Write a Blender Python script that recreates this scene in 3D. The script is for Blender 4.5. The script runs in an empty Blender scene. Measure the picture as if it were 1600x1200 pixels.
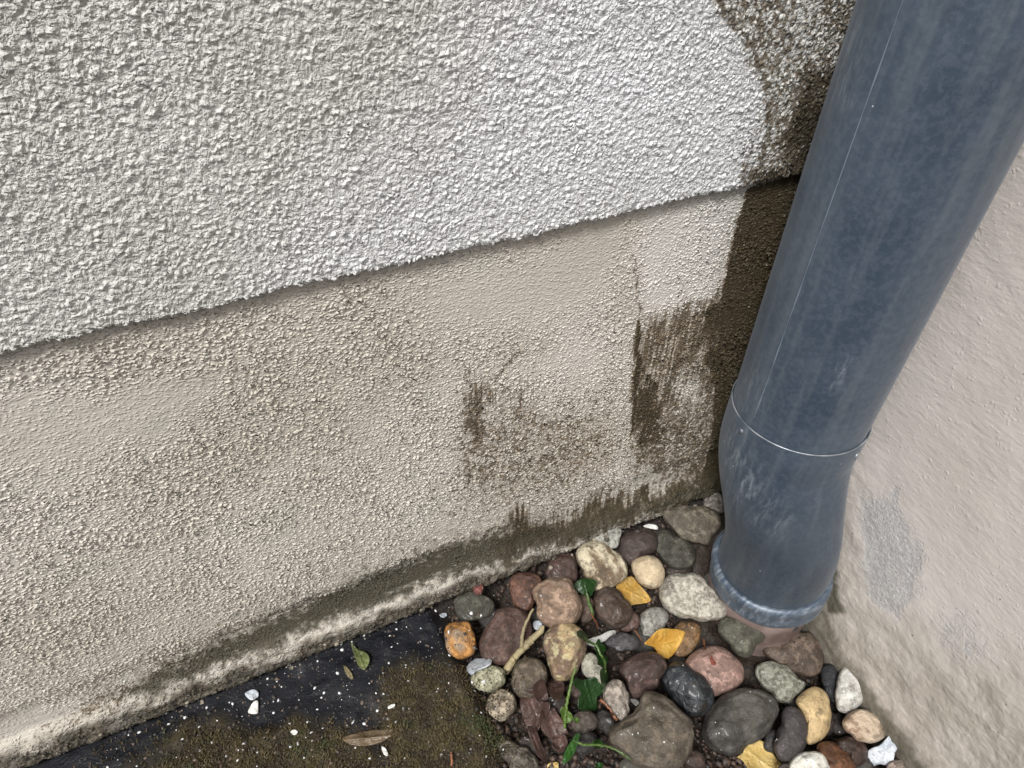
import bpy, bmesh, math, random
import numpy as np
from mathutils import Vector, noise as mn
from mathutils.bvhtree import BVHTree
random.seed(7); np.random.seed(7)
sc = bpy.context.scene
# ---------------------------------------------------------------- camera, sky, sun, exposure
FPX = 997.0; PITCH = math.radians(41.8); YAW = math.radians(24.2)
CAM = np.array([0.0, -0.295, 0.5048])
FW = np.array([math.sin(YAW), math.cos(YAW), 0]); RT = np.array([math.cos(YAW), -math.sin(YAW), 0]); UPV = np.array([0, 0, 1.0])
VF = FW*math.cos(PITCH) - UPV*math.sin(PITCH); VU = FW*math.sin(PITCH) + UPV*math.cos(PITCH)
cam = bpy.data.cameras.new('camera'); co = bpy.data.objects.new('camera', cam); sc.collection.objects.link(co)
co.location = CAM
co.rotation_euler = (math.pi/2 - PITCH, 0, -YAW)
cam.sensor_width = 36; cam.lens = 36*FPX/1600; cam.clip_start = 0.01; cam.clip_end = 200
sc.camera = co
w = bpy.data.worlds.new('World'); sc.world = w; w.use_nodes = True
nt = w.node_tree; sky = nt.nodes.new('ShaderNodeTexSky'); sky.sky_type = 'NISHITA'; sky.sun_disc = False
SUN_DIR = Vector((-0.42, -0.34, 0.84)).normalized()
sky.sun_elevation = math.asin(SUN_DIR.z); sky.sun_rotation = math.atan2(SUN_DIR.x, SUN_DIR.y)
sky.dust_density = 6.0; sky.air_density = 1.0; sky.ozone_density = 1.0
bg = nt.nodes['Background']; bg.inputs['Strength'].default_value = 0.072
hs = nt.nodes.new('ShaderNodeHueSaturation'); hs.inputs['Saturation'].default_value = 0.42
nt.links.new(sky.outputs[0], hs.inputs['Color']); nt.links.new(hs.outputs[0], bg.inputs[0])
sl = bpy.data.lights.new('sun', 'SUN'); so = bpy.data.objects.new('sun', sl); sc.collection.objects.link(so)
sl.energy = 2.35; sl.angle = math.radians(13); sl.color = (1.0, 0.985, 0.965)
so.rotation_euler = SUN_DIR.to_track_quat('Z', 'Y').to_euler()
vs = sc.view_settings; vs.view_transform = 'Standard'; vs.look = 'None'; vs.gamma = 1; vs.exposure = 0.72
try: vs.use_curve_mapping = False
except Exception: pass

# ---------------------------------------------------------------- helpers
def ray(u, v): return VF + RT*((u-800)/FPX) - VU*((v-600)/FPX)      # depth-1 ray
def hit_y(u, v, y=0.0): d = ray(u, v); return CAM + d*((y-CAM[1])/d[1])
def hit_z(u, v, z): d = ray(u, v); return CAM + d*((z-CAM[2])/d[2])
def proj(P):
    q = P - CAM; z = q@VF; zz = np.where(z > 0.02, z, 0.02)
    return np.where(z > 0.02, 800+FPX*(q@RT)/zz, -9999.), np.where(z > 0.02, 600-FPX*(q@VU)/zz, -9999.)
def tag(o, label=None, cat=None, group=None, kind=None):
    if label: o['label'] = label
    if cat: o['category'] = cat
    if group: o['group'] = group
    if kind: o['kind'] = kind
    return o
def link(name, me, mat=None, parent=None, smooth=True):
    o = bpy.data.objects.new(name, me); sc.collection.objects.link(o)
    if mat: me.materials.append(mat)
    if parent: o.parent = parent
    if smooth: me.polygons.foreach_set('use_smooth', [True]*len(me.polygons))
    return o
def mesh_np(name, V, Fq):
    me = bpy.data.meshes.new(name); V = np.asarray(V, dtype=np.float32); Fq = np.asarray(Fq, dtype=np.int32)
    me.vertices.add(len(V)); me.vertices.foreach_set('co', V.ravel())
    k = Fq.shape[1]; me.loops.add(Fq.size); me.loops.foreach_set('vertex_index', Fq.ravel())
    me.polygons.add(len(Fq)); me.polygons.foreach_set('loop_start', np.arange(0, Fq.size, k, dtype=np.int32))
    me.polygons.foreach_set('loop_total', np.full(len(Fq), k, dtype=np.int32))
    me.update(calc_edges=True); me.validate(); return me
def grid_faces(n, m, flip=False):
    i = np.arange(n-1)[:, None]*m + np.arange(m-1)[None, :]
    a = i.ravel(); q = np.stack([a, a+m, a+m+1, a+1], 1)
    return q[:, ::-1] if flip else q
def attr(me, name, vals):
    a = me.attributes.new(name, 'FLOAT', 'POINT'); a.data.foreach_set('value', np.asarray(vals, dtype=np.float32))
def spaced(lo, f0, f1, hi, h):
    core = list(np.arange(f0, f1, h)); s = h; x = core[0]; left = []
    while x > lo: s = min(s*1.25, 0.2); x -= s; left.append(max(x, lo))
    s = h; x = core[-1]; right = []
    while x < hi: s = min(s*1.25, 0.2); x += s; right.append(min(x, hi))
    return np.array(left[::-1] + core + right)
def poly_sd(u, v, P):
    P = np.array(P, float); n = len(P); d = np.full(u.shape, 1e9); ins = np.zeros(u.shape, bool)
    for i in range(n):
        ax, ay = P[i]; bx, by = P[(i+1) % n]; ex, ey = bx-ax, by-ay
        t = np.clip(((u-ax)*ex+(v-ay)*ey)/(ex*ex+ey*ey+1e-9), 0, 1)
        d = np.minimum(d, np.hypot(u-ax-t*ex, v-ay-t*ey))
        if ay != by: ins ^= ((ay > v) != (by > v)) & (u < ex*(v-ay)/(ey) + ax)
    return np.where(ins, d, -d)
def pmask(u, v, P, soft, val=1.0): return np.clip(poly_sd(u, v, P)/soft*0.5+0.5, 0, 1)*val
def smooth(x, a, b): t = np.clip((x-a)/(b-a), 0, 1); return t*t*(3-2*t)
def vnoise(x, y, s, seed=0):          # cheap value noise
    x = x*s+seed*17.3; y = y*s+seed*9.1; xi = np.floor(x); yi = np.floor(y); fx = x-xi; fy = y-yi
    fx = fx*fx*(3-2*fx); fy = fy*fy*(3-2*fy)
    def hsh(a, b): q = np.sin(a*127.1+b*311.7+seed)*43758.5453; return q-np.floor(q)
    return (hsh(xi, yi)*(1-fx)+hsh(xi+1, yi)*fx)*(1-fy)+(hsh(xi, yi+1)*(1-fx)+hsh(xi+1, yi+1)*fx)*fy

class NT:
    """tiny wrapper for node building"""
    def __init__(s, name):
        s.m = bpy.data.materials.new(name); s.m.use_nodes = True; s.t = s.m.node_tree
        s.b = s.t.nodes['Principled BSDF']; s.o = s.t.nodes['Material Output']
        s.tc = s.n('ShaderNodeTexCoord').outputs['Object']
    def n(s, ty, **k):
        x = s.t.nodes.new(ty)
        for a, v in k.items(): setattr(x, a, v)
        return x
    def set(s, sock, v):
        if isinstance(v, bpy.types.NodeSocket): s.t.links.new(v, sock)
        elif isinstance(v, tuple) and len(v) == 3 and sock.type == 'RGBA': sock.default_value = (*v, 1)
        else: sock.default_value = v
    def math(s, op, a, b=0.0, c=0.0, clamp=False):
        x = s.n('ShaderNodeMath', operation=op, use_clamp=clamp)
        s.set(x.inputs[0], a); s.set(x.inputs[1], b); s.set(x.inputs[2], c); return x.outputs[0]
    def ramp(s, v, a, b, lo=0.0, hi=1.0):
        x = s.n('ShaderNodeMapRange', interpolation_type='SMOOTHSTEP')
        s.set(x.inputs[0], v); s.set(x.inputs[1], a); s.set(x.inputs[2], b); s.set(x.inputs[3], lo); s.set(x.inputs[4], hi); return x.outputs[0]
    def mix(s, f, a, b, mode='MIX'):
        x = s.n('ShaderNodeMix', data_type='RGBA', blend_type=mode)
        s.set(x.inputs[0], f); s.set(x.inputs[6], a); s.set(x.inputs[7], b); return x.outputs[2]
    def vec(s, scale=(1, 1, 1), rot=(0, 0, 0), loc=(0, 0, 0), src=None):
        x = s.n('ShaderNodeMapping'); s.set(x.inputs[0], src or s.tc); x.inputs[1].default_value = loc; x.inputs[2].default_value = rot; x.inputs[3].default_value = scale; return x.outputs[0]
    def noise(s, sc, det=3, rough=.5, v=None, dist=0.0):
        x = s.n('ShaderNodeTexNoise'); s.set(x.inputs['Vector'], v or s.tc); x.inputs['Scale'].default_value = sc
        x.inputs['Detail'].default_value = det; x.inputs['Roughness'].default_value = rough; x.inputs['Distortion'].default_value = dist; return x.outputs[0]
    def voro(s, sc, v=None, feat='F1', sm=.5, rnd=1.0):
        x = s.n('ShaderNodeTexVoronoi', feature=feat); s.set(x.inputs['Vector'], v or s.tc); x.inputs['Scale'].default_value = sc
        if 'Smoothness' in x.inputs and feat == 'SMOOTH_F1': x.inputs['Smoothness'].default_value = sm
        x.inputs['Randomness'].default_value = rnd; return x.outputs[0]
    def at(s, name): x = s.n('ShaderNodeAttribute', attribute_name=name); return x.outputs['Fac']
    def warp(s, sc, amt, v=None):
        x = s.n('ShaderNodeTexNoise'); s.set(x.inputs['Vector'], v or s.tc); x.inputs['Scale'].default_value = sc; x.inputs['Detail'].default_value = 2
        a = s.n('ShaderNodeVectorMath', operation='MULTIPLY_ADD'); s.set(a.inputs[0], x.outputs['Color']); a.inputs[1].default_value = (amt,)*3; s.set(a.inputs[2], v or s.tc); return a.outputs[0]
    def disp(s, h, mid=0.0):
        d = s.n('ShaderNodeDisplacement'); s.set(d.inputs['Height'], h); d.inputs['Midlevel'].default_value = mid; d.inputs['Scale'].default_value = 1.0
        s.t.links.new(d.outputs[0], s.o.inputs['Displacement']); s.m.displacement_method = 'BOTH'
    def bump(s, h, dist=0.001, st=1.0):
        d = s.n('ShaderNodeBump'); d.inputs['Distance'].default_value = dist; d.inputs['Strength'].default_value = st; s.set(d.inputs['Height'], h)
        s.t.links.new(d.outputs[0], s.b.inputs['Normal'])
    def fin(s, col, rough=.8, metal=0.0, spec=.5, coat=0.0):
        s.set(s.b.inputs['Base Color'], col); s.set(s.b.inputs['Roughness'], rough); s.set(s.b.inputs['Metallic'], metal); s.set(s.b.inputs['Specular IOR Level'], spec)
        s.set(s.b.inputs['Coat Weight'], coat); s.b.inputs['Coat Roughness'].default_value = .12
        return s.m

# ---------------------------------------------------------------- wall materials
def stained(M, base, mask, streak, wk=1.0, dark=(.034, .025, .011), brown=(.105, .064, .025), hgt=None):
    """algae that clings in streaks and grains: 'mask' says how dense, noise says where"""
    fine = M.noise(330, 3, .6); blot = M.noise(60, 3, .55); st = M.noise(1.0, 3, .6, v=M.vec((520, 520, 34)))
    nz = M.mix(streak, fine, st); nz = M.mix(.22, nz, blot); nz = M.math('MULTIPLY_ADD', M.math('SUBTRACT', nz, .5), 2.1, .5)
    if hgt is not None: nz = M.math('ADD', nz, hgt)
    thr = M.math('SUBTRACT', .82, M.math('MULTIPLY', mask, .66))
    f = M.ramp(M.math('SUBTRACT', nz, thr), -.11, .12)
    f = M.math('MULTIPLY', f, M.ramp(mask, .02, .15))
    deep = M.ramp(M.math('ADD', mask, M.math('MULTIPLY', M.math('SUBTRACT', blot, .5), .8)), .45, .95)
    wash = M.math('MULTIPLY', M.ramp(mask, .05, .75), M.ramp(M.noise(95, 4, .65), .25, .7, .15*wk, .52*wk))
    base = M.mix(wash, base, (.16, .108, .055))
    inn = M.mix(M.ramp(M.noise(210, 3, .6), .35, .7), M.mix(deep, brown, dark), tuple(x*1.5 for x in dark))
    return M.mix(M.math('MULTIPLY', f, M.ramp(deep, 0, 1, .80, .96)), base, inn), f

def mat_upper():
    M = NT('rough_render'); wv = M.warp(210, .0032)
    v1 = M.voro(440, wv, 'SMOOTH_F1', .2); v2 = M.voro(270, M.warp(150, .004), 'SMOOTH_F1', .25); n1 = M.noise(430, 3, .6, wv); n0 = M.noise(70, 3)
    la = M.ramp(v1, .15, .62, 1.0, 0.0); lb = M.ramp(v2, .12, .58, 1.0, 0.0); bm_ = M.ramp(M.noise(38, 3, .6), .42, .62, .15, .85)
    lump = M.math('ADD', M.math('MULTIPLY', la, M.math('SUBTRACT', 1.0, bm_)), M.math('MULTIPLY', M.math('MULTIPLY', lb, bm_), 1.15))
    dens = M.math('MULTIPLY_ADD', n0, 1.0, .35)
    h = M.math('MULTIPLY', M.math('ADD', M.math('MULTIPLY', lump, dens), M.math('MULTIPLY', M.ramp(n1, .3, .75), .85)), .00124)
    h = M.math('ADD', h, M.math('MULTIPLY', n0, .0006))
    h = M.math('ADD', h, M.math('MULTIPLY', M.noise(900, 2), .00022))
    M.disp(h)
    tone = M.noise(9, 3); base = M.mix(M.ramp(tone, .3, .7), (.47, .468, .44), (.53, .533, .512))
    base = M.mix(M.at('pale_area'), base, (.66, .675, .70))  # paler, slightly bluish colour over the right part
    pit = M.ramp(M.math('ADD', lump, n1), .25, .62, .75, 0)
    base = M.mix(M.math('MULTIPLY', pit, .46), base, (.28, .27, .24))  # small shadows between the lumps painted as darker recesses
    col, f = stained(M, base, M.at('stain'), M.at('streak'), wk=.35, dark=(.028, .020, .009), brown=(.105, .068, .028), hgt=M.math('MULTIPLY', M.math('SUBTRACT', .42, lump), .34))
    return M.fin(col, M.math('MULTIPLY_ADD', f, -.10, .85), spec=.2)

def mat_plinth():
    M = NT('painted_plinth'); wv = M.warp(150, .0018)
    hv = M.vec((1, 1, 1.5), (0, math.radians(9), 0), src=wv)
    v1 = M.voro(450, hv, 'F1'); patch = M.noise(20, 3, .55); sm = M.at('smoothed')
    dens = M.math('SUBTRACT', M.ramp(patch, .26, .60, .15, 1.0), sm, clamp=True)
    rnd = M.noise(300, 2)
    grain = M.math('MULTIPLY', M.ramp(v1, .10, .60, 1.0, 0.0), M.ramp(rnd, .30, .58))
    g2 = M.ramp(M.noise(420, 2, .5, hv), .5, .75)
    drag = M.noise(1, 3, .6, v=M.vec((60, 60, 360), (0, math.radians(6), 0)))
    h = M.math('MULTIPLY', grain, M.math('MULTIPLY_ADD', dens, .0015, .0003))
    h = M.math('ADD', h, M.math('MULTIPLY', g2, M.math('MULTIPLY_ADD', dens, .0008, .0003)))
    h = M.math('ADD', h, M.math('MULTIPLY', drag, .00042))
    h = M.math('ADD', h, M.math('MULTIPLY', patch, .0009))
    M.disp(h)
    base = M.mix(M.ramp(M.noise(6, 3), .32, .68), (.445, .412, .355), (.515, .49, .442))
    base = M.mix(M.math('MULTIPLY', M.ramp(M.noise(11, 2, .5, v=M.vec(loc=(3, 1, 7))), .5, .75), .30), base, (.36, .37, .32))
    base = M.mix(M.at('pale_area'), base, (.64, .62, .595))
    base = M.mix(M.at('lip'), base, M.mix(M.ramp(M.noise(110, 5, .7), .40, .62), (.07, .060, .043), (.29, .258, .205)))
    pits = M.ramp(M.voro(19), .035, .02, 1.0, 0.0)
    fd = M.at('footdirt'); base = M.mix(M.math('MULTIPLY', fd, M.ramp(M.noise(85, 5, .7),   .30, .52, .70, 1.0)), base, M.mix(M.ramp(M.noise(170, 4, .7), .4, .62), (.035, .031, .023), (.14, .122, .095)))
    col, f = stained(M, base, M.at('stain'), M.at('streak'))
    gd = M.at('grime_dark'); gn = M.noise(170, 5, .7)
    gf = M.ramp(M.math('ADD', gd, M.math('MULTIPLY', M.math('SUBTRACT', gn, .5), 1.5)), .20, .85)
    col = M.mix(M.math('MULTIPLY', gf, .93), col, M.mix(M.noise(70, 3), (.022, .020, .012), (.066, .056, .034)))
    return M.fin(col, M.math('MULTIPLY_ADD', M.math('MAXIMUM', f, gf), -.05, .72), spec=.25)

def mat_side():
    M = NT('side_wall_render'); wv = M.warp(90, .006)
    v1 = M.voro(330, wv, 'SMOOTH_F1', .3); pm = M.at('patch'); low = M.at('low')
    grain = M.math('MULTIPLY', M.ramp(v1, .15, .5, 1., 0.), M.ramp(M.noise(150, 2), .46, .70))
    h = M.math('MULTIPLY', grain, .00018)
    drag = M.noise(1, 3, .6, v=M.vec((70, 95, 260), (math.radians(-32), 0, 0)))
    h = M.math('ADD', h, M.math('MULTIPLY', drag, .00045))
    h = M.math('ADD', h, M.math('MULTIPLY', M.noise(45, 3), M.math('MULTIPLY_ADD', low, .004, .001)))
    edge = M.ramp(M.math('ADD', pm, M.math('MULTIPLY', M.math('SUBTRACT', M.noise(150, 5, .7), .5), 1.8)), .22, .95)
    h = M.math('SUBTRACT', h, M.math('MULTIPLY', edge, .0009))
    h = M.math('ADD', h, M.math('MULTIPLY', M.math('MULTIPLY', M.noise(420, 4, .7), edge), .0011))
    M.disp(h)
    base = M.mix(M.ramp(M.noise(7, 3), .3, .7), (.50, .46, .425), (.57, .53, .50))
    base = M.mix(M.math('MULTIPLY', low, .65), base, M.mix(M.ramp(M.noise(38, 5, .65), .35, .65), (.25, .22, .17), (.40, .365, .31)))
    base = M.mix(M.math('MULTIPLY', edge, .6), base, M.mix(M.ramp(M.noise(300, 3, .6), .35, .65), (.30, .305, .32), (.47, .47, .475)))
    gd = M.at('grime_dark'); gf = M.ramp(M.math('ADD', gd, M.math('MULTIPLY', M.math('SUBTRACT', M.noise(75, 4, .65), .5), .7)), .3, .8)
    col = M.mix(M.math('MULTIPLY', gf, .85), base, (.055, .050, .030))
    specks = M.ramp(M.voro(62), .07, .04, 0., 1.)
    specks = M.math('MULTIPLY', specks, M.ramp(M.noise(40, 2), .52, .6))
    col = M.mix(M.math('MULTIPLY', specks, .7), col, (.08, .06, .04))
    return M.fin(col, .75, spec=.35)

# ---------------------------------------------------------------- house wall (left) : plinth + upper render
EDGE = 0.3295
wall = bpy.data.objects.new('house_wall', None); sc.collection.objects.link(wall)
tag(wall, 'house wall with coarse white render above a beige plinth, streaked with dark algae', 'wall')
xs = spaced(-2.6, -.31, .41, .60, .0011); zs = spaced(-.14, -.03, EDGE+.006, EDGE+.006, .0011)
X, Z = np.meshgrid(xs, zs, indexing='ij'); Y = np.zeros_like(X)
lipn = vnoise(X, Z, 42, 3)*.6 + vnoise(X, Z, 110, 5)*.4
top = .000+.008*vnoise(X, Z*0, 30, 4)+.010*smooth(-X, -.25, .3)
lipw = smooth(Z, -.020, -.004)*(1-smooth(Z, top, top+.014))
Y -= lipw*(.0010+.002*lipn+.0022*vnoise(X, Z, 140, 8)+.002*vnoise(X, Z, 420, 18))
Y -= (1-smooth(Z, -.006, .050))*.0035
Y += (1-smooth(Z, -.020, .004))*.004*vnoise(X, Z, 210, 21)
Y += (1-smooth(Z, -.022, -.008))*.013
Y += smooth(Z, .012, .03)*(1-smooth(Z, .045, .065))*.0025
V = np.stack([X, Y, Z], -1).reshape(-1, 3); U_, V_ = proj(V)
me = mesh_np('plinth', V, grid_faces(len(xs), len(zs), True)[:, ::-1])
n0 = vnoise(V[:, 0], V[:, 2], 55, 1)-.5; n1 = vnoise(V[:, 0], V[:, 2], 190, 2)-.5
u = U_ + 16*n0 + 9*n1; v = V_ + 16*(vnoise(V[:, 0], V[:, 2], 60, 4)-.5) + 9*n1
vst = 46*(vnoise(V[:, 0], V[:, 0]*0, 420, 41)-.5) + 30*(vnoise(V[:, 0], V[:, 0]*0, 170, 42)-.5)
pl = [(1168, 292), (1300, 250), (1300, 800), (1090, 760), (1108, 690), (1116, 600), (1118, 520), (1124, 458), (1138, 400), (1150, 345)]
us = U_ + 4*n0 + 3*n1
st = pmask(us, V_, pl, 4, 1.0)
st = np.maximum(st, pmask(us, v+vst*.5, [(1128, 440), (1090, 480), (1045, 492), (1004, 490), (996, 540), (990, 620), (982, 690), (975, 740), (1130, 760), (1135, 600)], 16, .60))
st = np.maximum(st, pmask(u, v, [(1000, 560), (1040, 590), (1040, 690), (985, 700), (988, 620)], 14, .86))
st = np.maximum(st, pmask(us, V_+vst, [(993, 520), (1004, 515), (1000, 600), (992, 690), (983, 700), (986, 600)], 5, .92))
st = np.maximum(st, pmask(u, v, [(1090, 480), (1130, 450), (1128, 620), (1100, 600)], 12, .85))
st -= pmask(u, v, [(1060, 570), (1095, 590), (1085, 650), (1060, 630)], 12, .25)
st = np.maximum(st, pmask(u, v, [(985, 395), (990, 395), (1006, 470), (1012, 520), (1003, 520), (996, 470)], 3, .36))
st = np.maximum(st, pmask(u, v+vst*.8, [(728, 592), (760, 600), (778, 625), (768, 680), (745, 742), (722, 735), (712, 670)], 26, .66))
st = np.maximum(st, pmask(u, v, [(770, 600), (980, 640), (978, 740), (900, 790), (720, 795), (700, 700), (706, 645)], 40, .40))
st = np.maximum(st, pmask(u, v, [(800, 560), (818, 540), (812, 560), (772, 600), (768, 588)], 5, .60))
st = np.maximum(st, pmask(u, v, [(795, 640), (830, 650), (835, 690), (800, 680)], 14, .45))
st = np.maximum(st, pmask(u, v, [(570, 640), (605, 605), (600, 625), (580, 655)], 10, .35))
st = np.maximum(st, pmask(u, v, [(690, 795), (720, 788), (715, 806), (690, 808)], 6, .45))
st = np.maximum(st, pmask(u, v+vst*.6, [(796, 785), (860, 812), (950, 775), (1110, 735), (1115, 770), (1000, 815), (860, 850), (770, 875)], 18, .84))
st = np.maximum(st, pmask(u, v, [(60, 1150), (150, 1080), (260, 1035), (300, 1030), (200, 1095), (90, 1150)], 14, .45))
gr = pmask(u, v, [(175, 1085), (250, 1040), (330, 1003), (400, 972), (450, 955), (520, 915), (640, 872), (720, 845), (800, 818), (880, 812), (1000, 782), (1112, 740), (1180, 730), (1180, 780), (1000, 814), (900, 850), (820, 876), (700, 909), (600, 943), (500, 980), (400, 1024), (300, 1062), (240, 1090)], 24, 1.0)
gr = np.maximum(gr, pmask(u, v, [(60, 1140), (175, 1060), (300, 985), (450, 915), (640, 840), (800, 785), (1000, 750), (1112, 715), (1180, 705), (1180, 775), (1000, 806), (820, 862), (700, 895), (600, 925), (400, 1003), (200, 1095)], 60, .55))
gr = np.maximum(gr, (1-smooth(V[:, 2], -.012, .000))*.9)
sm = pmask(u, v, [(0, 640), (120, 620), (230, 600), (330, 590), (300, 640), (100, 720), (0, 740)], 40) + pmask(u, v, [(640, 440), (800, 400), (960, 370), (950, 450), (800, 520), (640, 520)], 40)
sm += pmask(u, v, [(960, 380), (1170, 290), (1140, 480), (1010, 480)], 30, .5) + (1-smooth(V[:, 2], .03, .075))*.35
fr = pmask(u, v, [(1010, 330), (1168, 290), (1120, 460), (1085, 488), (1008, 480), (990, 400)], 20, .55) + pmask(u, v, [(780, 470), (1000, 400), (990, 600), (860, 600)], 60, .3)
attr(me, 'stain', np.clip(st, 0, 1)); attr(me, 'grime_dark', gr); attr(me, 'smoothed', np.clip(sm, 0, 1)); attr(me, 'pale_area', np.clip(fr, 0, 1))
LB = [(-200, 1222), (0, 1150), (100, 1134), (220, 1092), (400, 1034), (600, 950), (700, 911), (850, 868), (1000, 815), (1110, 774), (1180, 760)]
lb = np.interp(U_, [p[0] for p in LB], [p[1] for p in LB]) + 14*(vnoise(V[:, 0], V[:, 2], 70, 31)-.5)
lw = np.interp(U_, [0, 200, 500, 900, 1100], [24, 9, 6, 4, 3])*(.5+vnoise(V[:, 0], V[:, 2]*0, 45, 32))
below = np.clip((v-lb-lw)/8+.5, 0, 1)*(V[:, 2] < .06); bright = np.clip(1-np.abs(V_-lb-lw*.3)/lw, 0, 1)**.6
attr(me, 'footdirt', np.where(V_ > -900, below, 0)); lipw = bright.reshape(X.shape)
attr(me, 'lip', lipw.ravel()*.85*(1-smooth(V[:, 2], top.ravel()-.002, top.ravel()+.010)))
stk = np.maximum(pmask(U_, V_, [(980, 380), (1130, 380), (1130, 620), (980, 640)], 20, .9), pmask(U_, V_, [(700, 560), (860, 520), (860, 640), (700, 650)], 15, .8))
stk = np.maximum(stk, pmask(U_, V_, [(780, 780), (960, 770), (960, 850), (780, 870)], 15, .6)); attr(me, 'streak', stk)
tag(link('plinth', me, mat_plinth(), wall), 'smooth beige plinth streaked with brown algae')

zs = np.concatenate([[EDGE]*3, spaced(EDGE, EDGE, .475, 2.4, .0011)[1:]])
X, Z = np.meshgrid(xs, zs, indexing='ij')
rag = (vnoise(X[:, :1], X[:, :1]*0, 110, 11)-.5)*.0012 + (vnoise(X[:, :1], X[:, :1]*0, 330, 12)-.5)*.0014 + (vnoise(X[:, :1], X[:, :1]*0, 22, 13)-.5)*.0025
Z = Z + rag*(1-smooth(Z-EDGE, 0, .01))
Y = np.full_like(X, -.0042); Y[:, 0] = .003; Y[:, 1] = -.003
Z[:, 1] += .0005; Z[:, 0] += .002
V = np.stack([X, Y, Z], -1).reshape(-1, 3); U_, V_ = proj(V)
me = mesh_np('upper_render', V, grid_faces(len(xs), len(zs), True)[:, ::-1])
n0 = vnoise(V[:, 0], V[:, 2], 55, 1)-.5; n1 = vnoise(V[:, 0], V[:, 2], 190, 2)-.5
u = U_ + 18*n0 + 14*n1; v = V_ + 12*n0
P = [(1090, -60), (1112, 0), (1140, 40), (1165, 75), (1186, 130), (1192, 200), (1182, 240), (1172, 300), (1330, 300), (1420, -60)]
st = pmask(u, v, P, 6, .41)
st = np.maximum(st, pmask(u, v, [(1225, 130), (1330, 60), (1300, 300), (1195, 300), (1200, 240)], 45, .95))
sd = poly_sd(U_+6*n1, V_, P); st = np.maximum(st, np.clip(1-np.abs(sd-8)/11, 0, 1)*.66)
st = np.maximum(st, pmask(u, v, [(1170, 262), (1320, 225), (1320, 290), (1168, 300)], 12, .85))
fr = pmask(u, v, [(860, -50), (1100, -50), (1165, 70), (1190, 180), (1180, 290), (900, 350), (500, 430), (700, 200)], 170, .85)
fr = fr*(1-pmask(u, v, P, 10))
attr(me, 'stain', st); attr(me, 'pale_area', fr); attr(me, 'streak', pmask(U_, V_, [(1180, 160), (1300, 160), (1300, 300), (1180, 300)], 30, .4))
tag(link('upper_render', me, mat_upper(), wall), 'coarse white render with a ragged lower edge')

# ---------------------------------------------------------------- right wall
WN = FW*math.cos(math.radians(70)) + RT*math.sin(math.radians(70)); WT = np.array([WN[1], -WN[0], 0])   # WT runs towards the viewer
PIPE = np.array([.351, -.060, 0]); WD = float((PIPE-CAM)@WN + .046)
cx = (WD + WN[0]*CAM[0] + WN[1]*CAM[1])/WN[0]; CORNER = np.array([cx, 0, 0])
ts = spaced(-.03, -.01, .36, 2.6, .0013); zz = spaced(-.30, -.13, .42, 2.4, .0013)
T, Z = np.meshgrid(ts, zz, indexing='ij')
V = CORNER + T[..., None]*WT + Z[..., None]*UPV
bulge = smooth(-Z, -.12, .10)*.006*smooth(T, .03, .12)*vnoise(T, Z, 12, 6)
foot = (1-smooth(Z, -.09, -.03))*.006*(.5+vnoise(T, Z, 30, 9))
V = V - (bulge+foot)[..., None]*WN
V = V.reshape(-1, 3); U_, V_ = proj(V)
me = mesh_np('side_wall', V, grid_faces(len(ts), len(zz)))
n0 = vnoise(V[:, 1], V[:, 2], 55, 1)-.5; u = U_+22*n0; v = V_+22*(vnoise(V[:, 1], V[:, 2], 70, 5)-.5)
pm = pmask(u, v, [(1350, 775), (1400, 768), (1410, 820), (1440, 880), (1436, 935), (1400, 962), (1362, 930), (1350, 870)], 12, 1)
pm = np.maximum(pm, pmask(u, v, [(1440, 960), (1500, 950), (1550, 985), (1568, 1035), (1510, 1035), (1455, 1000)], 30, .62))
pm = np.maximum(pm, pmask(u, v, [(1380, 830), (1440, 850), (1450, 950), (1400, 960)], 30, .6))
lo = pmask(u, v, [(1290, 700), (1340, 770), (1380, 960), (1450, 1000), (1600, 1060), (1700, 1300), (1200, 1300), (1250, 950)], 60, 1)
gm = pmask(u, v, [(1200, 900), (1300, 930), (1330, 1010), (1390, 1080), (1470, 1190), (1500, 1300), (1300, 1300)], 26, .72)
gm = np.maximum(gm, pmask(U_, V_, [(1300, 770), (1318, 790), (1312, 860), (1316, 930), (1330, 960), (1290, 960)], 8, .8))  # dark strip along the edge of elbow and collar
attr(me, 'patch', pm); attr(me, 'low', lo); attr(me, 'grime_dark', gm)
tag(link('side_wall', me, mat_side()), 'pale beige plastered wall right of the downspout, with grey worn patches', 'wall')

# ---------------------------------------------------------------- ground
def bed(x, y):
    s = lambda q, a, b: (lambda t: t*t*(3-2*t))(min(max((q-a)/(b-a), 0), 1))
    return -.014 - .075*s(x, .13, .33)*s(-y, .015, .13)
def bednp(x, y): return -.014 - .075*smooth(x, .13, .33)*smooth(-y, .015, .13)
MOSS1 = [(150, 1290), (215, 1215), (290, 1150), (340, 1128), (400, 1150), (470, 1140), (560, 1150), (600, 1215), (660, 1330), (560, 1420), (420, 1370), (260, 1400)]
MOSS2 = [(600, 1230), (600, 1120), (610, 1060), (650, 1040), (700, 1045), (735, 1060), (760, 1100), (790, 1170), (815, 1260), (780, 1340), (700, 1380)]
xs2 = spaced(-2.6, -.20, .42, .60, .0024); ys2 = spaced(-2.6, -.36, .0, .03, .0024)
X, Y = np.meshgrid(xs2, ys2, indexing='ij')
Z = bednp(X, Y) + (vnoise(X, Y, 45, 2)-.5)*.004 + (vnoise(X, Y, 130, 3)-.5)*.002
V = np.stack([X, Y, Z], -1).reshape(-1, 3); U_, V_ = proj(V)
jm = 30*(vnoise(V[:, 0], V[:, 1], 75, 61)-.5); mo = np.maximum(pmask(U_+jm, V_+jm, MOSS1, 22), pmask(U_+jm, V_-jm, MOSS2, 22))
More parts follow.
